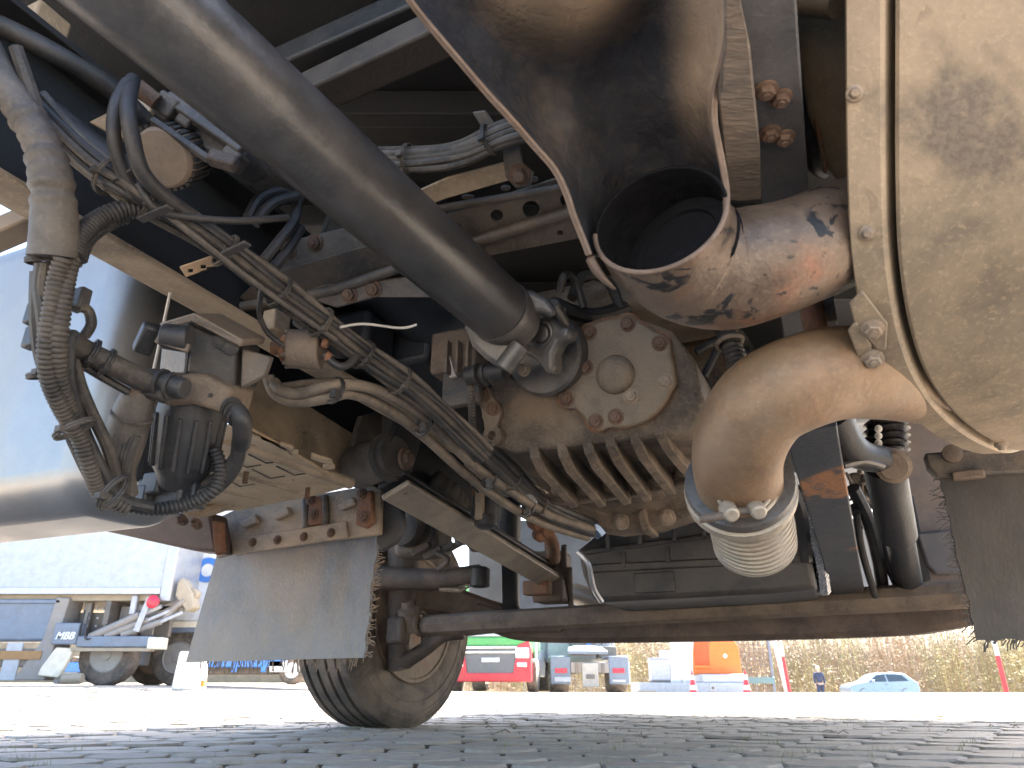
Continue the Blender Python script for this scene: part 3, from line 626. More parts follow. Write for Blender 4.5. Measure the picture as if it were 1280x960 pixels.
MB().prism([prp(x, y, -.03) for x, y in [(1144, 665), (1260, 655), (1260, 715), (1170, 718), (1158, 708)]], F * .03).build("panel_step", plain("panel_grey", (.10, .105, .12), .35), ip, bevel=.012)
MB().prism([prp(x, y, -.02) for x, y in [(1130, 612), (1142, 620), (1165, 725), (1150, 730)]], F * .02).build("seal", m_black, ip, bevel=.004)
# little brown casting and levers between spring and shock
lv = MB().box(A(1083, 612, 2.5), .05, .03, .06).build("lever_casting", m_cast, T, label="small dusty casting with levers", bevel=.012)
for k in range(16):
    x, y = 1064 + random.random() * 40, 590 + random.random() * 60; MB().tube(path([(x, y, 2.4), (x + random.uniform(-12, 12), y + random.uniform(-14, 14), 2.38), (x + random.uniform(-14, 14), y + random.uniform(-6, 20), 2.4)]), random.uniform(.004, .010), 7).build("lever", random.choice([m_cast, m_boltg, m_cable]), lv)
for l, r in (([(1066, 610, 2.35), (1085, 650, 2.4), (1098, 700, 2.5), (1104, 740, 2.6)], .022), ([(1070, 640, 2.3), (1078, 690, 2.4), (1094, 745, 2.5)], .012), ([(1100, 650, 2.4), (1108, 700, 2.5), (1128, 745, 2.55)], .014)):
    cable(l, r, "hose", m_cable, T)
pfr = Plane(1240, 690, 1.95, (-F - RT * .0).normalized())
fr_out = [(1172, 590)]; 
for k in range(22):
    t = (k + 1) / 22; fr_out.append((1172 + 50 * t + random.uniform(-2.2, 2.2), 590 + 210 * t))
fr_out += [(1222 + k * 12 + random.uniform(-3, 3), 799 + random.uniform(-3, 3)) for k in range(1, 16)] + [(1400, 795), (1400, 575), (1300, 583)]
fr = plate(pfr, fr_out, [], .014, "mud_flap", m_flapd, label="dark mud flap with a frayed edge below the muffler")
fz = MB()
for k in range(120):
    t = random.random(); x, y = 1172 + 50 * t, 590 + 210 * t
    if random.random() < .3: x, y = random.uniform(1222, 1300), 800
    p = pfr(x, y, .006); e = p - RT * random.uniform(.005, .035) * (1 if y < 799 else .3) + UP * random.uniform(-.03, .012); fz.tube([p + RT * .004, (p + e) / 2 + V((0, 0, random.uniform(-.006, .006))), e], .0016, 4)
fz.build("frayed_edge", m_flapd, fr, kind="stuff")
mb = MB(); mb.prism(pfr.pts([(1155, 566), (1200, 562), (1300, 560), (1400, 556), (1400, 586), (1290, 590), (1172, 596), (1160, 584)], -.02), F * .05)
fb = part(mb, "flap_bracket", m_frame, "dark bracket carrying the right mud flap", bevel=.008)
MB().lathe(pfr(1190, 568, -.03), -F, [(0, .026), (.014, .026), (.018, .014)], 20).build("cap", m_castd, fb)
MB().box(pfr(1210, 594, -.03), .04, .012, .012).build("clip", m_castd, fb, bevel=.004)

# ---------------- left mud flap and its carrier
pmf = Plane(350, 750, 2.3, (-F).normalized())
out = [(272, 690), (473, 668)] + [(473 - 19 * t + random.uniform(-1.5, 1.5), 668 + 154 * t) for t in [k / 12 for k in range(1, 12)]] + [(454, 822), (232, 828)]
lf = plate(pmf, out, [], .012, "mud_flap", m_flap, label="blue grey dusty mud flap hanging behind the front wheel")
fz = MB()
for k in range(190):
    if random.random() < .45: t = random.random(); p = pmf(473 - 19 * t, 668 + 154 * t, .004); e = p + RT * random.uniform(.005, .035) + UP * random.uniform(-.02, .02)
    else: x = random.uniform(250, 454); p = pmf(x, 826 - (x - 232) * .025, .006); e = p - UP * random.uniform(.01, .045) + RT * random.uniform(-.012, .012)
    fz.tube([p, (p + e) / 2 + RT * random.uniform(-.004, .004), e], .0016, 4)
fz.build("frayed_edge", mat("fray", (.18, .13, .09), da=.3), lf, kind="stuff")
pmb = Plane(370, 655, 2.26, (-F).normalized())
m_carr = mat("carrier_steel", (.20, .165, .13), da=.75, dust=(.43, .325, .22), rough=.6, rust=.06, scale=5)
ca = plate(pmb, [(270, 648), (300, 634), (466, 606), (476, 612), (474, 668), (300, 690), (270, 697)], [], .018, "flap_carrier", m_carr, label="dusty steel carrier above the left mud flap", bevel=.003)
MB().prism([pmb(x, y, -.012) for x, y in [(290, 674), (432, 651), (434, 672), (292, 694)]], F * .012).build("clamp_strip", m_carr, ca, bevel=.003)
bolts(pmb, [(316, 678), (347, 675), (380, 671), (414, 666)], .011, m_boltr, ca, -.012)
for l in ([(386, 622), (402, 619), (404, 654), (384, 657)], [(446, 616), (464, 612), (466, 652), (456, 660), (444, 656)]):
    MB().prism([pmb(x, y, -.020) for x, y in l], F * .022).build("strap", m_rust, ca, bevel=.005)
bolts(pmb, [(392, 644), (455, 646), (388, 624), (452, 617)], .014, m_boltr, ca, -.02)
for x, y in ((350, 640), (432, 628), (310, 650)): MB().prism([pmb(x + a, y + b, -.02) for a, b in ((-12, 4), (8, -8), (12, 2), (-6, 10))], F * .02).build("pressing", m_carr, ca, bevel=.005)
for x, y in ((383, 640), (407, 636)): MB().tube([pmb(x - 1, y - 16, -.008), pmb(x, y, -.008), pmb(x, y + 20, -.008)], .012, 10).build("bead", m_frame, ca)
MB().prism([pmb(x, y, .03) for x, y in [(470, 606), (500, 612), (506, 660), (496, 678), (476, 690), (468, 680)]], F * .02).build("shield", m_plastic, ca, bevel=.008)
# bent bracket at the outer end and the brown beam
bt = MB(); bt.tube(path([(225, 632, 2.1), (250, 640, 2.15), (280, 632, 2.18), (300, 622, 2.2), (345, 612, 2.2)]), .018, 6); bto = part(bt, "bent_bracket", m_carr, "bent dusty bracket bar with rusty bolts")
for x, y in ((228, 650), (246, 655)): MB().bolt(A(x, y, 2.1), (-F - UP), .014).build("bolt", m_boltr, bto, ang=30)
pbm = Plane(200, 665, 2.35, (-F - UP * .35).normalized())
MB().prism(pbm.pts([(60, 640), (262, 640), (270, 690), (240, 688), (100, 657), (60, 650)]), F * .08).build("side_beam", mat("beam_brown", (.07, .045, .038), da=.3, dust=(.14, .09, .07), rust=.2), T, label="brown beam below the tank end", bevel=.01)
MB().prism([A(x, y, 2.18) for x, y in [(264, 650), (276, 652), (278, 690), (268, 694), (266, 676)]], F * .02).build("strap", m_rust, bto, bevel=.005)

# ---------------- equipment box: inner side plate and slotted underside
pbs = Plane(380, 560, 1.92, RT)
bs = plate(pbs, [(286, 476), (326, 470), (446, 545), (440, 606), (296, 527), (280, 520)], [ell(380, 540, 2.4), ell(395, 547, 2.4)], .012, "side_plate", m_rail, label="grey beige plate of the equipment box", bevel=.004)
pbk = Plane(380, 500, 2.05, (RT - F * .2).normalized())
MB().prism(pbk.pts([(180, 380), (330, 400), (560, 520), (600, 640), (470, 610), (300, 500), (200, 450)]), -RT * .02).build("dark_backing_panel", m_void, bs)  # added dark panel, blocks the bright gap behind the side plate
pbu = Plane(440, 606, 1.95, -UP)
def quad(x, y, w, h, sk=.5): return [(x - w, y - h - sk * w * .5), (x + w, y - h + sk * w * .8), (x + w, y + h + sk * w * .8), (x - w, y + h - sk * w * .5)]
tray = plate(pbu, [(296, 529), (438, 608), (400, 618), (300, 638), (232, 640), (190, 600), (230, 560)],
             [quad(318, 543, 8, 1.6), quad(340, 551, 11, 2.2), quad(358, 560, 8, 2), ell(315, 545 + 12, 6, 1.8), ell(367, 567, 6, 2), quad(402, 575, 13, 2.2), ell(411, 585, 8, 2.2), ell(366, 600, 2, 1.2), ell(386, 610, 3, 1.4)], .008,
             "slotted_tray", mat("tray_tan", (.42, .315, .205), da=.7, dust=(.53, .41, .27), rough=.6, rust=.1, scale=5), label="tan slotted tray under the equipment box", bevel=.0015)
for (x0, y0, x1, y1, r) in ((285, 548, 438, 604, .016), (240, 572, 372, 612, .012), (232, 600, 330, 622, .012)):
    MB().tube([pbu(x0, y0, .006), pbu(x1, y1, .006)], r, 10).build("bead", m_rail, tray)
for x, y in ((325, 575), (360, 590), (330, 594), (300, 580), (292, 604)):
    MB().tube([pbu(x - 14, y - 7, -.001), pbu(x + 8, y + 4, -.001), pbu(x + 26, y + 1, -.001)], .0022, 6).build("seam", m_frame, tray)
for x, y in ((308, 590), (385, 610)): MB().cyl(pbu(x, y, 0), pbu(x, y, 0) - UP * .03, .007, .007, 10).build("stud", m_boltr, tray)
MB().prism([A(x, y, 3.9) for x, y in [(520, 555), (590, 575), (640, 620), (640, 690), (590, 690), (520, 610)]], F * .01).build("fender_liner", plain("liner_pale", (.075, .075, .078), .6, da=.3), T, label="pale inner fender liner above the wheel")

# ---------------- fuel tank
tc_ = A(133, 480, 1.36) - RT * .62 + F * .13; tc_.z = .83
tk = MB().box(tc_, .62, .13, .34).build("fuel_tank", m_tank, T, label="large smooth metal fuel tank reflecting the sky", bevel=.075, seg=8)
m_cr = plain("tank_frame_tan", (.36, .28, .20), .6, da=.5)
MB().bar(A(-60, 318, 1.15), A(60, 268, 1.2), .05, .03).build("tank_bracket", m_cr, T, bevel=.004)
MB().tube([A(213, 365, 1.3), A(184, 500, 1.36), A(172, 585, 1.4)], .003, 6).build("drain_line", m_wire, T)
psb = Plane(262, 328, 1.12, V((0, -.5, -1)))
plate(psb, [(224, 334), (292, 311), (297, 324), (232, 347)], [quad(238, 339, 3, 2.5, 0), quad(254, 334, 3.4, 2.6, 0), quad(275, 327, 3, 2.5, 0)], .004, "slotted_bracket", mat("bracket_rusty", (.36, .24, .14), da=.5, rust=.3, scale=14), label="small rusty slotted bracket on the rail", bevel=.001)

# ---------------- filter unit
fa = path([(262, 440, 1.16), (225, 604, 1.18)], 1); fx = (fa[-1] - fa[0]).normalized()
fc0 = A(241, 508, 1.15); fc1 = A(225, 608, 1.16); fx = (fc1 - fc0).normalized()
lw = (fc1 - fc0).length
fu = part(MB().lathe(fc0, fx, [(-.03, .050), (0, .050), (.01, .052), (lw * .75, .047), (lw * .86, .038), (lw * .95, .037), (lw, .034), (lw + .003, .018)], 32), "filter_bowl", m_plastic, "black ribbed filter bowl beside the tank")
for k in range(14):
    a_ = 2 * math.pi * k / 14; u_ = fx.orthogonal().normalized(); v_ = fx.cross(u_); r0 = (u_ * math.cos(a_) + v_ * math.sin(a_))
    MB().bar(fc0 + r0 * .052 + fx * .012, fc0 + r0 * .048 + fx * (lw * .74), .007, .007).build("rib", m_plastic, fu, bevel=.002)
MB().lathe(fc1, fx, [(-.012, .033), (.010, .030)], 6).build("drain_nut", m_plastic, fu, bevel=.003)
# head casting around the bowl
nh = (-F * .6 - RT * .35 - UP * .2).normalized(); plh_ = Plane(245, 490, 1.09, (-VIEW + RT * .25).normalized())
MB().prism(plh_.pts([(196, 492), (206, 474), (236, 466), (256, 468), (290, 486), (288, 496), (282, 520), (268, 514), (240, 506), (214, 508), (190, 502)]), VIEW * .10).build("filter_head", mat("head_brown", (.11, .08, .058), da=.7, dust=(.20, .148, .104), rough=.7, bump=.5), fu, bevel=.008, seg=3)
MB().lathe(plh_(263, 494, -.002), plh_.n, [(0, .0035), (.001, .003)], 10).build("hole", m_black, fu)  # flat black disc, paints the dark of a small opening
# upper module
pum = Plane(255, 430, 1.12, (-VIEW + RT * .3 - UP * .1).normalized())
um = MB().prism(pum.pts([(238, 404), (296, 428), (292, 488), (262, 478), (232, 466)]), VIEW * .11).build("module_box", m_plastic, fu, bevel=.006)
pum2 = Plane(215, 440, 1.13, (-VIEW - RT * .5).normalized())
MB().prism(pum2.pts([(204, 412), (236, 402), (232, 468), (198, 470)]), VIEW * .09).build("module_side", mat("module_grey", (.07, .085, .11), da=.3, rough=.35), fu, bevel=.004)
MB().prism([A(x, y, D) for x, y, D in [(198, 404, 1.17), (242, 391, 1.10), (304, 425, 1.10), (300, 434, 1.10), (240, 402, 1.09), (204, 412, 1.16)]], VIEW * .10 + UP * .01).build("top_plate", m_castd, fu, bevel=.003)
for x, y in ((277, 427), (288, 434)): MB().lathe(pum(x, y, -.001), pum.n, [(-.004, .013), (.004, .013), (.006, .008)], 20).build("cap", m_plastic, fu)
MB().prism([A(x, y, 1.14) for x, y in [(302, 436), (338, 446), (330, 470), (300, 486)]], VIEW * .02).build("bracket_plate", m_frame, fu, bevel=.003)
# connectors
cn = MB().cyl(A(238, 424, 1.06), A(204, 420, 1.06), .021, .019, 18).build("plug", m_plastic, fu, bevel=.003)
MB().bar(A(192, 406, 1.06), A(176, 440, 1.07), .026, .022).build("plug", m_plastic, fu, bevel=.005)
MB().bar(A(196, 424, 1.05), A(236, 436, 1.05), .006, .012).build("plug_latch", m_castd, fu)
for (x0, y0, x1, y1, r) in ((188, 474, 232, 486, .017), (176, 486, 208, 494, .012), (216, 480, 226, 492, .012)):
    MB().cyl(A(x0, y0, 1.05), A(x1, y1, 1.04), r, r * .9, 16).build("pipe_fitting", m_plastic, fu, bevel=.002)
for x, y in ((200, 478), (213, 482)): MB().lathe(A(x, y, 1.045), A(232, 486, 1.04) - A(188, 474, 1.05), [(0, .021), (.006, .021)], 16).build("ring", m_plastic, fu)
MB().prism([A(x, y, 1.03) for x, y in [(154, 488), (176, 478), (182, 486), (162, 497)]], VIEW * .02).build("clip", m_castd, fu, bevel=.003)
# right hand elbow and hoses of the filter
cable([(285, 505, 1.12), (300, 520, 1.1), (303, 540, 1.11), (301, 556, 1.13)], .0145, "elbow_hose", m_cable, fu, 14)
for k in range(3): MB().lathe(A(288 + 4 * k, 508 + 6 * k, 1.105), A(300, 520, 1.1) - A(285, 505, 1.12), [(0, .017), (.004, .017)], 16).build("ring", m_plastic, fu)
cable([(302, 540, 1.12), (298, 566, 1.14), (280, 592, 1.15), (246, 612, 1.16)], .011, "hose", m_cable, T)
cable([(300, 550, 1.13), (292, 585, 1.15), (266, 612, 1.15), (225, 626, 1.14)], .012, "hose", m_cable, T)
conduit([(268, 560, 1.14), (275, 585, 1.14), (268, 612, 1.13), (235, 630, 1.12), (195, 636, 1.1), (160, 630, 1.08), (135, 612, 1.07)], .011, "corrugated_hose", m_cable, T)
# thick taped sleeve beside the bowl
sl = MB().tube(path([(178, 484, 1.05), (168, 510, 1.06), (156, 550, 1.07), (146, 590, 1.08), (150, 620, 1.09)]), lambda t: .019 + .010 * math.sin(min(1, t * 1.4) * 2.4), 18).build("taped_sleeve", m_sleeve, T, label="fat taped hose sleeve left of the filter bowl")
for a_ in range(4): MB().tube(path([(172 - a_ * 6, 545, 1.05), (160 - a_ * 4, 580, 1.05), (158 - a_ * 4, 625, 1.07)]), .006, 8).build("cable", m_cabled, sl)
for x, y, r in ((165, 520, .027),): MB().torus(A(x, y, 1.06), A(156, 550, 1.07) - A(168, 510, 1.06), r, .003, 20, 6).build("cable_tie", m_cabled, sl)
# dark bracket and plugs under the bowl
db = MB().box(A(215, 618, 1.17), .05, .03, .025).build("lower_bracket", m_plastic, T, bevel=.006)
for x, y in ((196, 606), (240, 618), (180, 622)): MB().box(A(x, y, 1.15), .018, .015, .018).build("plug", m_plastic, db, bevel=.004)
MB().bar(A(196, 520, 1.2), A(180, 600, 1.2), .035, .05).build("strut", m_black, db, bevel=.006)

# ---------------- left vertical harness
vh = MB().tube(path([(20, 60, .95), (60, 190, .95), (66, 320, .94), (62, 440, .95), (84, 530, 1.0), (118, 606, 1.04)]), .009, 8).build("wiring_harness", m_cabled, T, label="thick wiring harness with corrugated conduits hanging by the tank")
MB().tube(path([(-40, 20, .96), (8, 110, .94), (45, 165, .93), (62, 215, .92), (68, 270, .92), (66, 322, .92)], 20), lambda t: .021 + .010 * max(0, t - .3) * 1.2 + (.0010 * math.sin(t * 61) + .0011 * math.sin(t * 97) + .0008 * math.sin(t * 23)) * sstep(.1, .3, t) * (1 - sstep(.72, .8, t)), 20).build("sleeve", m_sleeve, vh)
conduit([(80, 322, .91), (72, 345, .91), (65, 385, .905), (58, 433, .905), (61, 473, .92), (78, 513, .95), (98, 545, .98), (112, 583, 1.0), (126, 617, 1.03), (160, 636, 1.06)], .0115, "conduit", m_cabled, vh)
conduit([(90, 322, .93), (84, 345, .92), (77, 393, .91), (73, 433, .91), (75, 473, .93), (88, 515, .97), (104, 552, 1.0)], .0115, "conduit", m_cabled, vh)
for l in ([(52, 330, .93), (49, 360, .93), (54, 400, .93), (60, 470, .95)], [(58, 330, .93), (54, 365, .93), (58, 410, .94), (66, 470, .95)], [(88, 420, .95), (86, 465, .95), (94, 505, .97), (108, 545, 1.0), (128, 588, 1.02), (150, 622, 1.05), (190, 634, 1.08)],
          [(92, 440, .97), (98, 475, .97), (113, 513, .99), (135, 560, 1.02), (146, 600, 1.05)], [(46, 340, .95), (45, 400, .95), (52, 450, .96), (70, 500, .97)]):
    cable(l, .0085, "cable", random.choice([m_cabled, m_cable]), vh)
for (x, y, x2, y2, r) in ((62, 326, 62, 340, .031), (60, 466, 62, 480, .028), (88, 534, 96, 548, .026), (136, 614, 148, 622, .026)):
    mb = MB(); tie(mb, A(x + 5, y, .95), A(x2, y2, .95) - A(x, y, .95), r); mb.build("cable_tie", m_cabled, vh)
# branch to the filter
br = MB().tube(path([(86, 425, .95), (108, 440, .98), (140, 456, 1.0), (176, 474, 1.03), (200, 482, 1.05)]), .016, 16).build("branch_sleeve", m_cabled, T, label="taped cable branch running to the filter")
MB().tube(path([(92, 450, .97), (125, 470, 1.0), (160, 490, 1.03)]), .006, 8).build("cable", m_cable, br)
cable([(98, 384, .96), (110, 388, .97), (114, 405, .97), (106, 420, .97)], .007, "cable", m_cabled, vh)
mb = MB(); tie(mb, A(112, 442, .985), A(140, 456, 1.0) - A(108, 440, .98), .021); tie(mb, A(132, 452, .995), A(140, 456, 1.0) - A(108, 440, .98), .019); mb.build("cable_tie", m_cable, br)
for x, y in ((44, 392), (42, 422), (100, 375)): MB().box(A(x, y, .97), .012, .008, .016).build("clip", m_plastic, vh, bevel=.003)
# corrugated branch towards the upper harness
conduit([(92, 320, .93), (100, 296, .95), (122, 275, .98), (150, 263, 1.0), (180, 262, 1.02)], .0135, "corrugated_hose", m_cable, T, .006)
conduit([(98, 325, .95), (108, 300, .97), (130, 282, 1.0), (158, 270, 1.02)], .011, "corrugated_hose", m_cable, T, .006)

# ---------------- diagonal harness on the frame
dh = MB().tube(path([(40, 130, 1.02), (110, 200, 1.0), (165, 238, 1.0), (250, 290, 1.06), (330, 350, 1.13), (400, 402, 1.2), (460, 448, 1.27), (520, 490, 1.34), (560, 525, 1.4)]), .010, 8).build("frame_harness", m_cable, T, label="long tied cable harness running along the frame")
harness([(40, 130, 1.02), (110, 200, 1.0), (165, 238, 1.0), (250, 290, 1.06), (330, 350, 1.13), (400, 402, 1.2), (460, 448, 1.27), (520, 490, 1.34), (560, 525, 1.4), (605, 570, 1.5)],
        [(-.017, .004), (-.008, -.006), (.002, -.010), (.011, -.006), (.018, .002), (.004, .006)], .0062, [m_cabled, m_cable, m_cabled, m_cable, m_sleeve], dh, [.17, .26, .38, .48, .56, .66, .74], .027, .15)
for l in ([(150, 225, .97), (200, 262, 1.0), (250, 300, 1.03), (330, 362, 1.1), (420, 425, 1.2)],):
    cable(l, .0045, "cable", m_sleeve, dh)
for (x0, y0, x1, y1) in ((150, 232, 160, 210), (185, 275, 205, 255), (290, 318, 302, 300)):
    MB().bar(A(x0 - 10, y0, .99), A(x1 + 8, y1 + 4, .97), .012, .004).build("clip", m_plastic, dh, bevel=.001)
# dark wide bundle top left + pipe
tb = MB().tube(path([(60, 150, 1.05), (110, 190, 1.03), (165, 232, 1.02)]), .03, 14).build("wrapped_bundle", m_cable, T, label="wrapped black cable bundle at the frame corner")
cable([(-30, 20, 1.05), (20, 42, 1.08), (80, 74, 1.1), (140, 112, 1.15), (180, 150, 1.2)], .016, "air_pipe", m_cable, T, 14)
for l, r in (([(160, 104, 1.0), (146, 130, .97), (142, 165, .96), (150, 205, .97), (170, 240, .99), (205, 268, 1.02)], .0095), ([(166, 100, 1.02), (160, 135, .96), (166, 175, .95), (178, 215, .96), (205, 245, .99), (240, 270, 1.03)], .0105),
             ([(172, 230, .98), (196, 262, .99), (240, 272, 1.02), (300, 276, 1.06), (360, 272, 1.12)], .0055)):
    cable(l, r, "hose", m_cable, T, 12)
for l in ([(310, 272, 1.2), (325, 248, 1.22), (350, 240, 1.25), (375, 250, 1.3)], [(318, 280, 1.2), (340, 255, 1.22), (372, 245, 1.26)], [(330, 325, 1.2), (350, 300, 1.22), (368, 276, 1.25), (372, 252, 1.28)], [(342, 335, 1.2), (362, 310, 1.24), (376, 285, 1.28)]):
    cable(l, .009, "hose", m_cable, T)
for x, y in ((33, 87), (75, 119), (226, 229)): MB().lathe(A(x, y, 1.22), (-VIEW), [(0, .009), (.006, .008), (.008, .004)], 14).build("rivet", m_wire, T)  # pale discs painted in place of light shining through holes
MB().box(A(35, 50, 1.25), .06, .03, .04).build("corner_bracket", m_rail, T, bevel=.005)
MB().prism([A(x, y, 1.2) for x, y in [(110, 152), (170, 122), (190, 135), (150, 175)]], VIEW * .02).build("gusset", m_rail, T, bevel=.003)
# air dryer / spring cap unit
ad = A(205, 197, 1.08); na = (-VIEW * .75 - UP * .45 - RT * .12).normalized()
du = part(MB().lathe(ad, na, [(-.06, .046), (-.012, .047), (.004, .044), (.008, .040), (.010, .0)], 40), "drain_cap", mat("cap_tan", (.28, .21, .155), da=.4, rough=.6), "round ribbed cap hanging beside the driveshaft")
u_ = na.orthogonal().normalized(); v_ = na.cross(u_)
for k in range(28):
    a_ = 2 * math.pi * k / 28; r0 = u_ * math.cos(a_) + v_ * math.sin(a_); MB().box(ad + r0 * .0475 - na * .026, .0026, .003, .026, r0, na.cross(r0), na).build("rib", m_plastic, du)
vbk = MB().prism([A(x, y, 1.1) for x, y in [(180, 130), (225, 112), (300, 170), (310, 195), (275, 210), (215, 165)]], VIEW * .12).build("valve_body", m_frame, T, label="dark valve body above the ribbed cap", bevel=.012)
for (x, y, w_) in ((214, 136, .016), (236, 152, .012), (292, 200, .014)):
    MB().box(A(x, y, 1.09), w_, w_ * 1.4, w_, (A(300, 190, 1.1) - A(200, 120, 1.1)).normalized(), VIEW, ((A(300, 190, 1.1) - A(200, 120, 1.1)).normalized()).cross(VIEW)).build("port", m_frame, vbk, bevel=.004)
MB().bar(A(208, 122, 1.08), A(304, 188, 1.08), .016, .02).build("rib", m_frame, vbk, bevel=.003); MB().bar(A(262, 196, 1.06), A(296, 206, 1.06), .022, .02).build("foot", m_castd, vbk, bevel=.004)
MB().bar(A(190, 150, 1.06), A(262, 200, 1.06), .012, .01).build("rib", m_frame, vbk, bevel=.002)
MB().cyl(A(172, 108, 1.05), A(196, 128, 1.06), .012, .013, 12).build("port", m_rust, vbk)
# solenoid on the rail and the tan hose pair
so = part(MB().cyl(A(362, 436, 1.24), A(402, 438, 1.24), .034, .034, 24), "solenoid_valve", m_castd, "small cylindrical valve fixed on the frame rail", bevel=.003)
MB().lathe(A(362, 436, 1.24), A(362, 436, 1.24) - A(402, 438, 1.24), [(0, .026), (.012, .024), (.014, .012), (.03, .012)], 20).build("nozzle", m_rust, so)
for k in range(12):
    a_ = 2 * math.pi * k / 12; dd = (A(362, 436, 1.24) - A(402, 438, 1.24)).normalized(); q1 = dd.orthogonal().normalized(); q2 = dd.cross(q1); MB().box(A(361, 436, 1.24) + (q1 * math.cos(a_) + q2 * math.sin(a_)) * .031, .003, .003, .003).build("tooth", m_castd, so)
for x, y in ((404, 428), (408, 446), (352, 425)): MB().cyl(A(x, y, 1.22), A(x + 6, y + 2, 1.22), .010, .008, 10).build("fitting", m_rust, so)
MB().box(A(345, 405, 1.26), .014, .02, .02).build("bracket", m_rail, so, bevel=.003)
cable([(372, 400, 1.3), (400, 420, 1.28), (425, 440, 1.28), (438, 430, 1.3)], .012, "hose", m_cable, T); cable([(405, 444, 1.22), (425, 458, 1.22), (442, 450, 1.24), (450, 432, 1.26)], .007, "hose", m_cable, T)
cable([(328, 356, 1.12), (324, 390, 1.15), (334, 415, 1.18), (352, 430, 1.2)], .0045, "thin_pipe", m_cable, T)
mtan = m_hose
th_ = MB().tube(path([(342, 478, 1.28), (352, 488, 1.27), (375, 492, 1.27), (412, 482, 1.27), (450, 482, 1.3), (500, 500, 1.36), (545, 532, 1.45), (585, 575, 1.55), (640, 615, 1.7), (690, 645, 1.9), (745, 662, 2.1)], 6), .011, 12).build("air_hose", mtan, T, label="pair of tan air hoses looping below the harness")
MB().tube(path([(335, 470, 1.28), (345, 492, 1.28), (372, 502, 1.28), (410, 497, 1.28), (440, 492, 1.31), (485, 512, 1.38), (530, 545, 1.47), (580, 590, 1.6), (630, 628, 1.74), (680, 655, 1.95), (735, 672, 2.1)], 6), .011, 12).build("hose", mtan, th_)
MB().tube(path([(350, 484, 1.3), (390, 478, 1.29), (420, 477, 1.29)], 6), .007, 10).build("hose", mtan, th_)
for x, y, D in ((418, 488, 1.275), (530, 530, 1.43), (612, 600, 1.62), (660, 635, 1.8)):
    mb = MB(); mb.torus(A(x, y, D), A(x + 20, y + 9, D + .03) - A(x, y, D), .022, .004, 18, 6); mb.box(A(x, y + 4, D - .03), .006, .006, .008); mb.build("clamp", m_plastic, th_)
harness([(600, 560, 1.55), (640, 600, 1.7), (680, 635, 1.9), (740, 662, 2.1)], [(-.02, 0), (-.006, -.01), (.008, -.008), (.02, 0)], .010, [m_cable, m_plastic], dh, [.3, .6], .034, .1)
for l, mt_, r in (([(632, 585, 1.65), (655, 612, 1.75), (668, 628, 1.8)], plain("silver_tube", (.5, .5, .5), .25, .9), .009), ([(735, 655, 2.1), (745, 660, 2.1), (752, 668, 2.1)], plain("blue_fit", (.1, .16, .26), .2, .6), .022)):
    cable(l, r, "pipe_fitting", mt_, T)
for x, y, r in ((668, 652, .03), (680, 662, .028), (672, 668, .022), (696, 655, .02)): MB().lathe(A(x, y, 2.6), V((.3, -1, -.4)), [(0, r), (.04, r), (.05, r * .6)], 14).build("fitting", m_rust, T)

# ---------------- muffler
mx = (V((math.cos(R_(22)), -math.sin(R_(22)), -.02))).normalized()
rim_px = [(1055, -150, .80), (1055, -60, .81), (1055, 0, .82), (1056, 120, .84), (1058, 230, .865), (1064, 330, .90), (1080, 415, .95), (1105, 478, 1.0), (1142, 524, 1.06), (1190, 556, 1.13), (1235, 566, 1.24), (1262, 540, 1.42),
          (1250, 440, 1.6), (1220, 250, 1.7), (1160, 20, 1.65), (1110, -180, 1.35), (1075, -230, 1.0)]
rim = [V(p) for p in smooth([A(*p) for p in rim_px + rim_px[:1]], 8)[:-1]]
mcen = sum(rim, V((0, 0, 0))) / len(rim)
def sec(t, k): return [p + mx * t + (mcen - p).normalized() * k for p in rim]
mf = part(MB().rings([sec(.051, .045), sec(.052, .004), sec(.057, 0), sec(.12, -.001), sec(.20, .001), sec(.34, -.002), sec(.345, -.010), sec(.375, -.010), sec(.38, -.002), sec(.6, 0), sec(1.0, 0), sec(1.02, .05)]), "muffler", m_muff, "huge pale beige muffler drum filling the right edge")
MB().rings([sec(.05, .2), sec(.025, .022), sec(.004, .012), sec(.0, .004), sec(.003, -.001), sec(.038, -.003), sec(.042, .001), sec(.043, .045)]).build("end_flange", m_muff, mf, ang=32)
def mpt(px, py, off=0):                       # point on the drum's skin
    o = V((0, 0, CAM_H)); r = ray(px, py).normalized(); best = None
    for t in range(0, 90):
        sx = t * .01
        for k, p in enumerate(rim):
            q = p + mx * sx - o; e = (q - r * q.dot(r)).length
            if best is None or e < best[0]: best = (e, q + o, k)
    p = best[1]; k = best[2]; tn = (rim[(k + 2) % len(rim)] - rim[k - 2]).normalized(); n = tn.cross(mx).normalized()
    if n.dot(VIEW) > 0: n = -n
    return p + n * off, n
for x, y in ((1064, 122), (1081, 292), (1252, 556), (1063, -20)):
    P, n = mpt(x, y, .004); MB().lathe(P, n, [(-.004, .010), (.001, .0095), (.002, .0065), (.005, .006), (.007, .004)], 16).build("rivet", m_boltg, mf, ang=40)
for l in ([(1062, 380), (1078, 364), (1110, 405), (1108, 438), (1096, 438), (1068, 405)], [(1060, 415), (1070, 402), (1090, 432), (1088, 458), (1076, 456)]):
    P, n = mpt(*[sum(c) / len(l) for c in zip(*l)], .012); MB().prism([onplane(x, y, P, n) for x, y in l], -n * .006).build("strap_end", m_muff, mf, bevel=.002)
for x, y in ((1084, 407), (1077, 442)):
    P, n = mpt(x, y, .013); MB().bolt(P, n, .011).build("bolt", m_boltg, mf, ang=30)
pes = Plane(1030, 100, 1.05, (-UP * .8 - F * .5 - RT * .2).normalized())
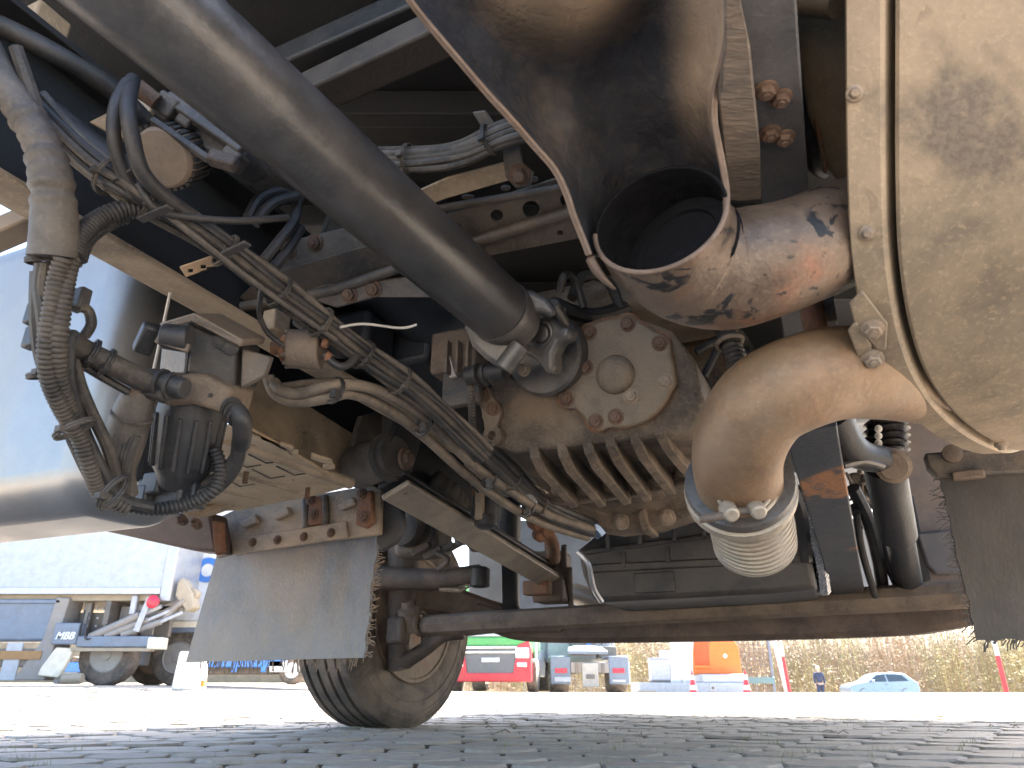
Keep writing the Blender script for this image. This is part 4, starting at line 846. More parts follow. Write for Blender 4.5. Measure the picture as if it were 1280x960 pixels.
MB().prism([pes(x, y) for x, y in [(1002, -40), (1090, -40), (1090, 260), (1056, 214), (1040, 195), (1020, 130), (1008, 60)]], VIEW * .05).build("end_shell", m_muff, mf, bevel=.02, seg=3)
# tan elbow pipe, clamp, flex
pp = path([(1150, 475, 1.10), (1105, 468, 1.06), (1050, 466, 1.03), (1000, 478, 1.01), (955, 502, 1.02), (930, 538, 1.05), (921, 575, 1.10), (925, 612, 1.16)], 10)
ep = part(MB().tube(pp, .067, 40), "exhaust_pipe", m_pipe, "tan exhaust elbow leaving the muffler towards a flexible joint", ang=60)
d_ = (A(925, 612, 1.16) - A(921, 575, 1.10)).normalized()
cp_ = A(924, 604, 1.15)
MB().lathe(cp_, d_, [(-.01, .072), (-.008, .084), (.004, .086), (.010, .084), (.012, .078)], 44).build("clamp_ring", m_yoke, ep)
MB().lathe(cp_, d_, [(.010, .080), (.014, .088), (.030, .088), (.034, .080)], 44).build("band_clamp", m_flex, ep)
for x, y in ((913, 641), (947, 638)): MB().lathe(A(x, y, 1.06), (-VIEW - UP * .3), [(-.02, .013), (.006, .012), (.010, .010)], 18).build("clamp_nut", m_flex, ep, bevel=.002)
MB().cyl(A(874, 649, 1.07), A(905, 645, 1.06), .0065, .0065, 10).build("clamp_screw", m_castd, ep); MB().cyl(A(912, 640, 1.065), A(950, 638, 1.065), .006, .006, 10).build("clamp_screw", m_castd, ep)
for l in ([(897, 622, 1.09), (905, 634, 1.075), (920, 640, 1.065)], [(943, 640, 1.065), (958, 628, 1.075), (972, 602, 1.12)], [(947, 646, 1.07), (966, 628, 1.085), (976, 604, 1.12)]): cable(l, .0035, "clamp_wire", m_flex, ep)
P = path([(928, 612, 1.19), (934, 636, 1.22), (940, 660, 1.25), (943, 678, 1.275)], 26)
fxp = MB().tube(P, [.068 + .0035 * (1 if (i % 6) < 3 else 0) * (1 if i > 22 else .35) for i in range(len(P))], 44).build("flex_joint", m_flex, T, label="ribbed flexible exhaust joint", ang=50)
MB().tube(P[6:26], .0705, 44).build("braid", mat("braid_steel", (.36, .33, .28), da=.3, rough=.45, metal=.4, bump=1, fine=260, scale=30), fxp)
# support pin above the elbow
spn = MB().lathe(A(1020, 415, 1.12), UP * -1, [(-.06, .018), (0, .018), (.004, .028), (.012, .030), (.02, .034), (.03, .034)], 20).build("support_pin", m_rust, T)
MB().box(A(1032, 388, 1.15), .014, .012, .025).build("nut", m_castd, spn, bevel=.003)
conduit([(905, 400, 1.5), (912, 425, 1.48), (922, 455, 1.45), (928, 480, 1.42)], .022, "corrugated_hose", m_cabled, T, .012)
MB().torus(A(912, 428, 1.47), A(922, 455, 1.45) - A(912, 425, 1.48), .026, .005, 18, 6).build("clamp", m_boltg, T)
for l in ([(880, 470, 1.75), (895, 440, 1.75), (905, 410, 1.75)], [(870, 440, 1.8), (900, 425, 1.8), (935, 440, 1.8)]): cable(l, .01, "hose", m_cable, T)
# big tail pipe with the torn open mouth
tp_ = path([(1180, 255, 1.08), (1120, 272, 1.02), (1060, 290, .98), (1000, 314, .958), (950, 329, .95), (906, 337, .952), (866, 326, .945), (838, 302, .92), (823, 272, .885)], 10)
tl = part(MB().tube(tp_, [.072 + .012 * min(1, max(0, (i - 30) / 30)) for i in range(len(tp_))], 48, cap=False), "tail_pipe", [m_tail, m_sootd, m_sootd], "scorched tail pipe elbow with black spots", ang=60)
s_ = tl.modifiers.new("solid", 'SOLIDIFY'); s_.thickness = .004; s_.offset = -1; s_.material_offset = 1; s_.material_offset_rim = 2
st_ = [ # y, left px, right px, edge depth, bulge
    (318, 738, 898, .885, .12), (300, 731, 902, .885, .15), (270, 719, 906, .88, .17), (240, 709, 906, .88, .17), (210, 694, 902, .875, .16), (180, 668, 896, .87, .15), (150, 642, 891, .86, .14),
    (115, 610, 892, .85, .13), (80, 580, 900, .84, .12), (40, 546, 908, .83, .11), (0, 514, 912, .82, .10), (-60, 476, 916, .80, .09), (-140, 430, 916, .78, .08)]
sm = smooth(st_, 4); rows = []; NC = 32
for (y, l, r, de, bu) in sm:
    row = []
    for i in range(NC + 1):
        t = i / NC; x = l + (r - l) * t; prof = math.sin(math.pi * t) ** .55
        D = de + bu * prof; yy = y
        g_ = math.exp(-(((x - 700) / 88) ** 2 + ((yy + 40) / 82) ** 2) ** 1.5); D -= .17 * g_
        cr_ = math.exp(-((x - (700 + (yy - 60) * .25)) / 30) ** 2) * math.exp(-((yy - 170) / 70) ** 2); D -= .025 * cr_
        D += .007 * noise.noise(V((x * .02, yy * .02, 3)))
        row.append(A(x, yy, D))
    rows.append(row)
mb = MB(); mb.rings(rows, cap=False, closed=False)
m_mouth = mask_mix("soot_lit_mouth", m_soot, (.30, .22, .15), "soot_lit")
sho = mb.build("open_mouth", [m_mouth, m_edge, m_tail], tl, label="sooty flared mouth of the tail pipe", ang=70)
at_ = sho.data.attributes.new("soot_lit", 'FLOAT', 'POINT'); mk = []
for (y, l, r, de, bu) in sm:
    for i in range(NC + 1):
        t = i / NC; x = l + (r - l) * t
        v_ = 1 - 1.4 * math.exp(-(((x - 700) / 90) ** 2 + ((y + 30) / 80) ** 2) ** 2)  # tan on dent and right wall: bare metal plus its lit look, painted
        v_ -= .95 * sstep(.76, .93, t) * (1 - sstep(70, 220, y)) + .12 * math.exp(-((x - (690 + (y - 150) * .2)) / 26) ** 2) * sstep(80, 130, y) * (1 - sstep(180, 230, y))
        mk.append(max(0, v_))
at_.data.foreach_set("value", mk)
me = sho.data
if me.polygons[len(me.polygons) // 2].normal.dot(VIEW) > 0: me.flip_normals()
s_ = sho.modifiers.new("solid", 'SOLIDIFY'); s_.thickness = .006; s_.offset = -1; s_.material_offset_rim = 1; s_.material_offset = 2
for sd_ in (0, -1): MB().tube([r[sd_] for r in rows], .0026, 8).build("torn_rim", m_edge, tl, ang=60)
ti = len(tp_) - 1
dti = (tp_[ti] - tp_[ti - 2]).normalized()
MB().torus(tp_[ti], dti, .0825, .0032, 40, 8, math.pi * 1.0, math.pi * 2.0, RT).build("torn_rim", m_edge, tl)
MB().lathe(tp_[ti - 13], (tp_[ti - 12] - tp_[ti - 14]).normalized(), [(-.004, .079), (.0, .079), (.001, .06), (-.012, .055), (-.014, 0)], 36).build("dark_disc", m_sootd, tl)  # added black disc painting the darkness inside the pipe bend
MB().prism([A(x, y, .90) for x, y in [(733, 322), (742, 318), (758, 345), (772, 362), (756, 352), (742, 338)]], VIEW * .02).build("torn_tab", m_edge, tl, bevel=.003)
# shield strip between the mouth and the rail
pss = Plane(920, 120, .80, -UP); pss.p = AZ(920, 120, .835)
plate(pss, [(898, 130), (906, 60), (905, -60), (912, -60), (938, 60), (950, 180), (952, 250), (925, 252), (906, 250), (907, 210)], [], .012, "heat_shield", mat("shield_fuzzy", (.12, .10, .085), da=.6, dust=(.27, .21, .16), rough=.8, bump=1, fine=60, stretch=(1, 3, 3)), label="dusty shield strip behind the tail pipe mouth", bevel=.003)
# things beside the right rail at the top
for l, r, mt_ in (([(1015, 40, 1.1), (1010, 120, 1.15), (1016, 200, 1.2), (1030, 215, 1.25)], .012, m_cable), ([(880, -20, 1.2), (890, 60, 1.25), (905, 140, 1.3)], .012, m_cabled), ([(908, -10, 1.1), (913, 20, 1.1), (920, 45, 1.12)], .0035, m_wire), ([(1020, 150, 1.1), (1028, 190, 1.12), (1032, 214, 1.14)], .0035, m_rust)):
    cable(l, r, "pipe", mt_, T)
MB().cyl(A(985, -4, .98), A(1050, 2, .92), .022, .022, 20).build("support_rod", m_muff, T)
bkx = MB().box(A(958, 40, 1.02), .03, .05, .03).build("bracket", m_frame, T, bevel=.006)
MB().bolt(A(920, 35, 1.05), -VIEW, .012).build("bolt", m_boltr, bkx, ang=30)

# ---------------- cab and bumper of the same truck (mostly hidden, added to shade the yard)
TC = V((.25, 1.5, 0)) + F * .0
def TF(lat, lon, z): return V((.22, 1.5, z)) + RT * lat + F * lon
m_cab = plain("cab_paint", (.30, .33, .38), .3, da=.1, coat=.5)
cabm = MB(); cabm.box(TF(0, 3.25, 2.45), 1.62, 1.15, 1.10); cab = part(cabm, "cab", m_cab, "mostly hidden driver cab above the front axle, added to shade the yard", bevel=.12, seg=4)
MB().box(TF(0, 4.42, 2.9), 1.35, .02, .42).build("windscreen", plain("glass_dark", (.02, .03, .035), .05, da=0), cab, bevel=.02)
for s_ in (-1, 1):
    MB().box(TF(s_ * 1.63, 3.6, 2.8), .012, .45, .40).build("side_window", plain("glass_side", (.02, .03, .035), .05, da=0), cab, bevel=.01)
bm_ = part(MB().box(TF(0, 4.2, .90), 1.62, .16, .36), "bumper", m_cab, "mostly hidden front bumper ahead of the axle, placed for its shadow", bevel=.05)
MB().prism([A(x, y, 4.4) for x, y in [(585, 640), (628, 640), (628, 775), (585, 775)]], F * .02).build("step_panel", m_pale, cab, bevel=.01)
MB().prism([A(x, y, 4.5) for x, y in [(640, 650), (745, 650), (745, 780), (640, 780)]], F * .02).build("step_panel", plain("step_blue", (.35, .42, .52), .4), cab, bevel=.01)
MB().cyl(A(720, 742, 3.5), A(770, 760, 3.2), .05, .05, 16).build("stabiliser", plain("stab_tan", (.38, .34, .28), .4, .5), T)

# ================================================================== THE YARD BEHIND
def AG(px, Y):                       # ground point on the picture column px at distance Y
    p = AY(px, 856, Y); return V((p.x, Y, G(p.x, Y)))
def build_local(mb, name, mt, parent, bevel=0, **k):
    o = mb.build(name, mt, None, bevel=bevel, **k); o.parent = parent; return o
def stand(name, px, Y, rz, label, cat, group=None):
    p = AG(px, Y); return thing(name, p, label, cat, group, R_(rz))
X_, Y_, Z_ = V((1, 0, 0)), V((0, 1, 0)), V((0, 0, 1))
def bx(mb, x0, x1, y0, y1, z0, z1): return mb.box(((x0 + x1) / 2, (y0 + y1) / 2, (z0 + z1) / 2), abs(x1 - x0) / 2, abs(y1 - y0) / 2, abs(z1 - z0) / 2, X_, Y_, Z_)
def LB(parent, name, mt, x0, x1, y0, y1, z0, z1, bevel=0, **k): return build_local(bx(MB(), x0, x1, y0, y1, z0, z1), name, mt, parent, bevel, **k)
def wheel(parent, x, y, r=.5, wd=.3, rimc=None, axis=Y_, side=-1):
    """side: which way (along axis) the visible face looks"""
    c = V((x, y, r - .01)); a = V(axis) * side
    w_ = build_local(MB().lathe(c, a, [(-wd / 2, r * .6), (-wd / 2, r * .93), (-wd * .36, r), (wd * .36, r), (wd * .47, r * .95), (wd / 2, r * .88), (wd / 2 + .004, r * .7), (wd * .45, r * .58)], 36), "wheel", m_tire, parent, ang=30)
    r_ = build_local(MB().lathe(c, a, [(wd * .46, r * .585), (wd * .5, r * .56), (wd * .42, r * .50), (wd * .30, r * .46), (wd * .30, r * .30), (wd * .42, r * .27), (wd * .46, r * .18), (wd * .55, r * .16), (wd * .56, 0)], 32), "rim", rimc or m_boltg, w_, ang=30)
    u = a.orthogonal().normalized(); v = a.cross(u)
    nb = MB()
    for k in range(10): nb.lathe(c + (u * math.cos(k * .628) + v * math.sin(k * .628)) * r * .37 + a * wd * .30, a, [(0, r * .045), (wd * .1, r * .04)], 6)
    build_local(nb, "wheel_nuts", m_boltg, w_); return w_
def text(parent, s, size, loc, rot, mt, name="lettering", ext=.004, shear=0):
    c = bpy.data.curves.new(name, 'FONT'); c.body = s; c.size = size; c.extrude = ext; c.align_x = 'CENTER'; c.align_y = 'CENTER'; c.shear = shear; c.offset = size * .02
    o = bpy.data.objects.new(name, c); COL.objects.link(o)
    me = bpy.data.meshes.new_from_object(o.evaluated_get(bpy.context.evaluated_depsgraph_get())); COL.objects.unlink(o); bpy.data.objects.remove(o)
    o = bpy.data.objects.new(name, me); COL.objects.link(o); me.materials.clear(); me.materials.append(mt); o.parent = parent; o.location = loc; o.rotation_euler = rot; return o
p_white = plain("white_body", (.36, .40, .44), .4); p_grey = plain("grey_steel", (.22, .22, .22), .6, da=.4); p_dgrey = plain("dark_chassis", (.10, .098, .095), .6, da=.4)
p_blue = plain("blue_paint", (.03, .16, .50), .4); p_red = plain("red_paint", (.50, .02, .035), .35); p_green = plain("green_paint", (.05, .30, .08), .35); p_green2 = plain("green_pale", (.30, .46, .32), .4)
p_orange = plain("orange_paint", (.75, .16, .02), .4); p_slate = plain("slate_plastic", (.13, .17, .23), .4, da=.1); p_lgrey = plain("light_grey", (.40, .42, .45), .5)
p_lens = plain("red_lens", (.55, .02, .05), .2); p_glass = plain("car_glass", (.05, .07, .085), .08, da=0); p_chrome = plain("chrome", (.6, .6, .6), .2, .8)
p_tan = plain("dusty_tan", (.32, .27, .20), .7); p_silver = plain("car_silver", (.24, .31, .38), .3, .3, da=0, var=.01, bump=0, coat=.6); p_cream = plain("cream_plastic", (.68, .62, .50), .5)

# ---- box truck with a tail lift at the left (its side faces us, rear to the right), 13.5 m away
bt = stand("box_truck", 118, 13.5, 0, "white box truck with folded tail lift, standing at the far left", "truck")
bt.location.z = G(bt.location.x, 13.5)
LB(bt, "cargo_box", p_white, -9, 1.02, 0, 2.5, 1.58, 4.1, .04)
LB(bt, "box_edge_rail", plain("alloy_rail", (.40, .42, .44), .35, .4), -9, .86, -.03, .02, 1.52, 1.64, .01)
LB(bt, "rear_post", plain("post_silver", (.36, .38, .41), .35, .4), .86, 1.06, -.04, 2.54, 1.40, 4.1, .02)
LB(bt, "underframe", p_tan, -6, .9, .1, 2.4, 1.42, 1.53, .01)
LB(bt, "chassis_rail", p_dgrey, -8.5, .9, .5, .62, .82, 1.25, .01)
LB(bt, "chassis_rail", p_dgrey, -8.5, .9, 1.9, 2.02, .82, 1.25, .01)
LB(bt, "toolbox", p_slate, -3.4, -.95, .05, .6, .72, 1.42, .05); LB(bt, "toolbox_lid", p_slate, -3.4, -.93, .02, .62, 1.36, 1.44, .02)
LB(bt, "pallet_rack", p_dgrey, -3.4, -1.0, .05, .6, .3, .6, .02); LB(bt, "board", plain("wood_brown", (.30, .17, .07), .7), -3.4, -1.05, .0, .05, .42, .56)
pm = MB().prism([V((-1.02, .02, 1.48)), V((-.78, .02, 1.46)), V((-.86, .02, .62)), V((-.90, .02, .08)), V((-1.45, .02, .08)), V((-1.1, .02, .75))], V((0, .5, 0))); build_local(pm, "mudguard", p_grey, bt, .02)
LB(bt, "side_board", p_lgrey, -1.7, -1.42, .02, .06, .08, .7, .01)
for x in (-.62, .28): LB(bt, "bracket", p_grey, x - .07, x + .07, .38, .48, .75, 1.42, .01)
for k in range(5): build_local(MB().lathe((-.55 + .16 * (k % 3), .37, 1.0 + .14 * (k // 3)), (0, -1, 0), [(0, .02), (.012, .018)], 8), "bolt", p_lgrey, bt)
for x in (-.1,): LB(bt, "crossmember", p_dgrey, x - .05, x + .05, .1, 2.4, 1.0, 1.42, .01)
wheel(bt, 0, .35, .5, .34, plain("pale_rim", (.26, .25, .23), .5)); wheel(bt, 0, 2.15, .5, .34)
# tail lift: beam, rams, arms, folded platform end and lamp
LB(bt, "lift_head", p_slate, -.85, -.42, -.12, .1, .66, 1.02, .02)
text(bt, "MBB", .17, (-.63, -.126, .80), (R_(90), 0, 0), plain("lettering_white", (.75, .78, .8), .5), shear=.3)
LB(bt, "lift_beam", p_slate, -.42, .88, -.10, .08, .62, .80, .015)
LB(bt, "beam_end", p_cream, .84, 1.10, -.13, .12, .58, .78, .02)
LB(bt, "under_strip", p_tan, -.5, .9, -.08, .08, .55, .61, .005)
for (x0, z0, x1, z1, r) in ((-.25, .78, .55, 1.16, .075), (.02, .80, .72, 1.08, .06), (.3, .82, .95, 1.05, .055)):
    ram = build_local(MB().cyl((x0, .0, z0), (x1, .02, z1), r, n=14), "ram", p_grey, bt, .01)
    build_local(MB().cyl((x1, .02, z1), (x1 + .35, .04, z1 + .16), r * .55, n=12), "ram_rod", p_lgrey, ram)
LB(bt, "lift_arm", p_grey, .3, 1.25, .14, .26, 1.22, 1.36, .03)
build_local(MB().bar((.5, .2, 1.12), (1.38, .2, 1.52), .10, .12, Y_), "lift_arm", p_grey, bt, .02)
build_local(MB().cyl((1.38, .1, 1.54), (1.38, .3, 1.54), .10, n=18), "pivot", p_tan, bt, .01)
build_local(MB().prism([V((1.12, .02, 1.75)), V((1.2, .02, 1.82)), V((1.42, .02, 1.55)), V((1.50, .02, 1.30)), V((1.38, .02, 1.22)), V((1.12, .02, 1.5))], V((0, .3, 0))), "platform_hinge", p_tan, bt, .02)
build_local(MB().bar((.58, -.08, .88), (.72, -.08, 1.46), .10, .03, Y_), "lamp_bracket", p_lgrey, bt, .008)
build_local(MB().lathe((.80, -.1, 1.38), (0, -1, 0), [(-.04, .10), (.02, .115), (.05, .07), (.055, 0)], 20), "tail_lamp", p_lens, bt)
build_local(MB().prism([V((-.78, -.06, .62)), V((-.45, -.06, .60)), V((-.62, -.06, .12)), V((-1.0, -.06, .16)), V((-.96, -.06, .3))], V((0, .1, 0))), "pale_flap", p_cream, bt, .02)
LB(bt, "support_leg", p_grey, -.72, -.62, .0, .08, .02, .5, .01); build_local(MB().cyl((-.55, -.05, .1), (-.2, -.05, .11), .09, n=14), "air_cylinder", p_tan, bt, .02)
for l in ([(-.35, -.02, 1.2), (-.3, -.1, .95), (-.25, -.12, .75), (-.1, -.05, .8)], [(-.5, .1, 1.25), (-.42, -.05, 1.0), (-.4, -.05, .8)]): build_local(MB().tube([V(q) for q in smooth(l, 6)], .014, 6), "hydraulic_hose", m_cable, bt)
for x, z in ((-.5, 1.32), (-.38, 1.32), (.02, 1.3), (.14, 1.3), (.02, 1.12), (.14, 1.12), (.46, 1.32), (.58, 1.32), (.70, 1.30)): build_local(MB().lathe((x, .49, z), (0, -1, 0), [(0, .028), (.02, .024)], 8), "bolt", p_lgrey, bt)
for x in (.08, .52): LB(bt, "gusset", p_grey, x - .12, x + .12, .44, .49, .84, 1.36, .02)
LB(bt, "drop_bracket", p_lgrey, .34, .44, .02, .08, 1.18, 1.5, .01)
build_local(MB().tube([V(q) for q in smooth([(.75, .3, 1.2), (.95, .1, 1.1), (1.15, .05, 1.3), (1.3, .05, 1.42)], 6)], .05, 8), "bellows_hose", p_grey, bt)

# ---- white tanker/box lorry behind it
wt = stand("white_lorry", 212, 14.6, 0, "white lorry with a blue letter on its side, partly behind the blue grey mud flap", "truck")
LB(wt, "body", plain("white_side", (.56, .58, .60), .4), -.6, 3.5, 0, 2.5, 1.12, 4.2, .05)
LB(wt, "lower_trim", p_cream, -.3, 3.4, -.03, .02, 1.02, 1.14, .01)
LB(wt, "wheel_arch", p_slate, -.72, .9, -.03, .5, .93, 1.06, .03)
text(wt, ".o", .95, (.27, -.012, 2.18), (R_(90), 0, 0), p_blue)
wheel(wt, .02, .25, .5, .34, p_grey); wheel(wt, 2.9, .25, .5, .34, p_grey)
LB(wt, "chassis", p_dgrey, -.6, 3.4, .6, 1.8, .6, 1.0, .02); LB(wt, "mudguard", p_slate, -.78, -.66, .0, .45, .35, .98, .02)
# white bollard block standing before the flap
wb = stand("barrier_block", 236, 11.5, 0, "small white plastic barrier block under the blue grey mud flap", "barrier")
build_local(MB().prism([V((-.21, -.12, 0)), V((.22, -.12, 0)), V((.20, -.12, .30)), V((.16, -.12, .52)), V((-.17, -.12, .54)), V((-.19, -.12, .3))], V((0, .25, 0))), "block", plain("white_plastic", (.78, .76, .72), .6), wb, .03)
LB(wb, "recess", p_cream, -.06, .08, -.128, -.118, .12, .28, .004); LB(wb, "orange_tip", p_orange, .20, .26, -.1, .0, .05, .14, .01)
# blue low trailer seen below the flap
bl = stand("blue_trailer", 310, 21, 0, "blue low trailer far behind, beneath the mud flap", "trailer")
LB(bl, "deck", p_blue, -1.9, .9, 0, 2.4, .42, .72, .03); LB(bl, "frame", p_dgrey, -1.9, 1.6, .3, 2.0, .25, .44, .02)
for x in (-1.5, -.5, .3): LB(bl, "post", p_blue, x, x + .15, -.02, .0, .3, .8, .01)
wheel(bl, 1.12, .2, .36, .3, p_lgrey); wheel(bl, -4.9, .2, .36, .3, p_lgrey)
LB(bl, "drawbar", p_lgrey, .5, 1.0, .0, .2, .3, .6, .02); LB(bl, "rear_deck", p_blue, -5.6, -1.9, 0, 2.4, .3, .55, .02)

# ---- green and red tractor facing us
gt = stand("green_lorry", 613, 24, -8, "green and red lorry cab facing the camera beyond the front axle", "truck")
LB(gt, "cab", p_green, -1.25, 1.25, 0, 2.0, 1.15, 3.6, .12)
LB(gt, "grille", plain("grille_grey", (.30, .33, .38), .4), -1.0, .72, -.03, .02, 1.62, 2.3, .03); LB(gt, "number_plate_panel", p_white, -.55, .45, -.06, .0, 1.62, 1.98, .02)
for z in (1.7, 1.82, 1.94): LB(gt, "grille_slat", p_dgrey, -1.0, .70, -.07, -.02, z, z + .04, .005)
LB(gt, "green_strip", p_green, -1.24, 1.24, -.08, .02, 1.34, 1.60, .04)
bmp = build_local(MB().prism([V((-1.28, -.12, .30)), V((1.27, -.12, .30)), V((1.27, -.12, 1.22)), V((1.22, -.12, 1.50)), V((.86, -.12, 1.36)), V((.72, -.12, .55)), V((-.72, -.12, .55)), V((-.86, -.12, 1.36)), V((-1.24, -.12, 1.5))], V((0, .4, 0))), "bumper", p_red, gt, .03)
LB(gt, "bumper_centre", plain("dark_grille", (.10, .11, .12), .5), -.86, .86, -.06, .2, .5, 1.36, .02)
for z in (1.12, 1.26): LB(gt, "chrome_bar", p_chrome, -.84, .84, -.11, -.05, z, z + .07, .01)
LB(gt, "number_plate", p_lgrey, -.28, .30, -.1, -.06, .86, 1.0, .005)
for s_ in (-1, 1):
    LB(gt, "headlight", plain("lamp_glass", (.75, .78, .8), .15), s_ * .80, s_ * 1.22, -.15, -.1, .98, 1.28, .03); LB(gt, "fog_lamp", p_chrome, s_ * .84, s_ * 1.15, -.15, -.1, .72, .86, .02)
wheel(gt, 1.22, .95, .5, .32, p_chrome, X_, 1); wheel(gt, -1.22, .95, .5, .32, p_chrome, X_, -1)
LB(gt, "door_step", p_green2, 1.18, 1.27, 1.4, 2.4, .5, 1.7, .03); LB(gt, "side_skirt", p_white, 1.0, 1.30, 2.1, 5.6, .45, 1.35, .05); LB(gt, "side_fairing", p_green2, 1.0, 1.32, 1.9, 2.6, 1.2, 3.2, .05)
LB(gt, "chassis", p_dgrey, -.5, .5, .3, 6, .5, .9, .02); wheel(gt, 1.15, 4.6, .5, .5, p_chrome, X_, 1); wheel(gt, -1.15, 4.6, .5, .5, p_chrome, X_, -1)

# ---- grey tractor unit seen from behind
tu = stand("tractor_unit", 738, 25, 2, "slate grey tractor unit showing its rear with two red tail lamps", "truck")
for s_ in (-1, 1):
    LB(tu, "mudguard", p_slate, s_ * .62, s_ * 1.27, 0, .06, .28, 1.12, .05); LB(tu, "mudguard_top", p_slate, s_ * .62, s_ * 1.27, .06, 1.5, 1.02, 1.14, .04)
    LB(tu, "tail_lamp", p_lens, s_ * .74, s_ * 1.12, -.03, .01, .62, .76, .01); wheel(tu, s_ * .95, .75, .5, .6, p_grey, X_, s_)
LB(tu, "number_plate", p_white, -1.15, -.62, -.03, .0, .36, .50, .005)
LB(tu, "plate_strip", p_lgrey, .72, 1.14, -.015, .0, .36, .42, .003)
LB(tu, "rear_crossmember", p_grey, -.62, .62, -.02, .1, .62, .95, .02); LB(tu, "tow_block", plain("tow_grey", (.34, .33, .30), .6), -.26, .26, -.1, .05, .2, .92, .02)
LB(tu, "tow_jaw", p_dgrey, -.14, .14, -.13, -.09, .45, .58, .01)
for x in (-.42, .42): LB(tu, "chassis_rail", p_dgrey, x - .05, x + .05, -.05, 4.5, .6, .92, .01)
build_local(MB().prism([V((-.72, -.1, 1.18)), V((.6, -.1, 1.18)), V((.52, .6, 1.34)), V((.25, .9, 1.40)), V((-.35, .9, 1.40)), V((-.62, .6, 1.34))], V((0, 0, .10))), "fifth_wheel", p_slate, tu, .02)
build_local(MB().prism([V((-.12, -.12, 1.17)), V((.12, -.12, 1.17)), V((0, .1, 1.40))], V((0, .03, .02))), "coupling_throat", p_dgrey, tu)
LB(tu, "deck_box", plain("deck_dark", (.09, .105, .12), .5), -.42, .5, 1.6, 2.2, 1.2, 1.95, .06); LB(tu, "blue_tank", p_blue, .12, .28, 1.55, 1.62, 1.45, 1.9, .02)
LB(tu, "cab", p_white, -1.22, 1.3, 2.6, 4.6, 1.0, 3.7, .1); LB(tu, "cab_side", plain("cab_side_grey", (.20, .24, .27), .5), -1.5, -1.2, 2.5, 3.2, 1.1, 3.2, .05)
LB(tu, "exhaust_stack", p_chrome, 1.14, 1.26, 2.35, 2.5, .9, 3.2, .03); LB(tu, "battery_box", p_dgrey, .55, 1.2, 1.7, 2.3, 1.1, 1.5, .03)
for l in ([(-.1, 2.2, 1.6), (.5, 2.0, 2.1), (.9, 2.4, 2.0), (.8, 2.55, 1.6)], [(.2, 2.2, 1.5), (.7, 1.9, 1.8), (.9, 2.5, 1.7)]): build_local(MB().tube([V(q) for q in smooth(l, 6)], .02, 6), "air_hose", m_cable, tu)
LB(tu, "side_rail", p_white, 1.27, 1.36, .3, 2.6, .3, .95, .02)

# ---- recovery bed with orange machine
rb = stand("low_loader", 885, 33, 0, "grey low loader bed with a lamp box, between two traffic cones", "trailer")
LB(rb, "bed", plain("bed_grey", (.34, .38, .42), .5), -2.9, 1.75, 0, 2.4, .02, .62, .04); LB(rb, "front_lip", p_tan, -3.0, -2.2, -.03, .1, .1, .3, .01)
LB(rb, "lamp_box", p_lgrey, .05, .32, -.04, 0, .28, .55, .01); LB(rb, "lamp", p_dgrey, .13, .24, -.06, -.03, .36, .46, .01)
LB(rb, "pedestal", plain("ped_grey", (.38, .42, .46), .5), -.2, 1.75, .1, 2.2, .62, .95, .04)
om = thing("orange_machine", rb.location + V((.65, .9, .954)), "orange machine with an open bucket standing on the grey low loader", "machine", None, 0)
build_local(MB().prism([V((-1.0, 0, 0)), V((1.12, 0, 0)), V((1.1, 0, 1.1)), V((.9, 0, 1.45)), V((.42, 0, 1.75)), V((.3, 0, 2.3)), V((-.3, 0, 2.3)), V((-.2, 0, 1.2)), V((-.28, 0, .85)), V((-1.05, 0, .9))], V((0, 1.2, 0))), "body", p_orange, om, .04)
LB(om, "bucket_shade", plain("orange_shaded", (.45, .07, .01), .6), -.95, -.25, -.02, .02, .34, 1.5, .02)  # flat darker plate, paints the shade inside the bucket
LB(om, "bucket_edge", p_orange, -1.05, -.25, -.12, .0, .24, .36, .02); LB(om, "bucket_side", p_orange, -1.06, -.94, -.1, .1, .24, 1.7, .02)
LB(om, "engine_cover", p_dgrey, -.35, .2, -.06, .2, 1.7, 2.4, .06)
build_local(MB().lathe((.45, -.01, .75), (0, -1, 0), [(0, .10), (.02, .09)], 16), "logo_disc", p_cream, om)
ws = thing("white_tarpaulin", rb.location + V((-1.05, .6, .62)), "crumpled white sheet slung beside the orange machine", "tarpaulin", None, 0)
tm = MB(); rows_ = []
for j in range(12):
    z = j / 11 * 2.6; row = []
    for i in range(14):
        t = i / 13; xx = -.45 + 1.0 * t + .25 * z / 2.6; row.append(V((xx + .06 * noise.noise(V((t * 4, z * 2, 1))), .25 * noise.noise(V((t * 5, z * 1.6, 7))), z - .1 * (1 - abs(2 * t - 1)) * (1 if j == 0 else 0))))
    rows_.append(row)
tm.rings(rows_, cap=False, closed=False); build_local(tm, "sheet", plain("sheet_white", (.80, .80, .80), .7), ws, solid=.03)
gcab = thing("grey_cabinet", rb.location + V((-1.85, .5, .62)), "pale grey cabinet on the left end of the low loader", "cabinet", None, 0)
LB(gcab, "housing", p_lgrey, -.42, .42, 0, .7, .08, .95, .04); LB(gcab, "lid", p_white, -.44, .44, -.02, .72, .95, 1.0, .01); LB(gcab, "skid", p_dgrey, -.4, .4, .02, .68, 0, .08)
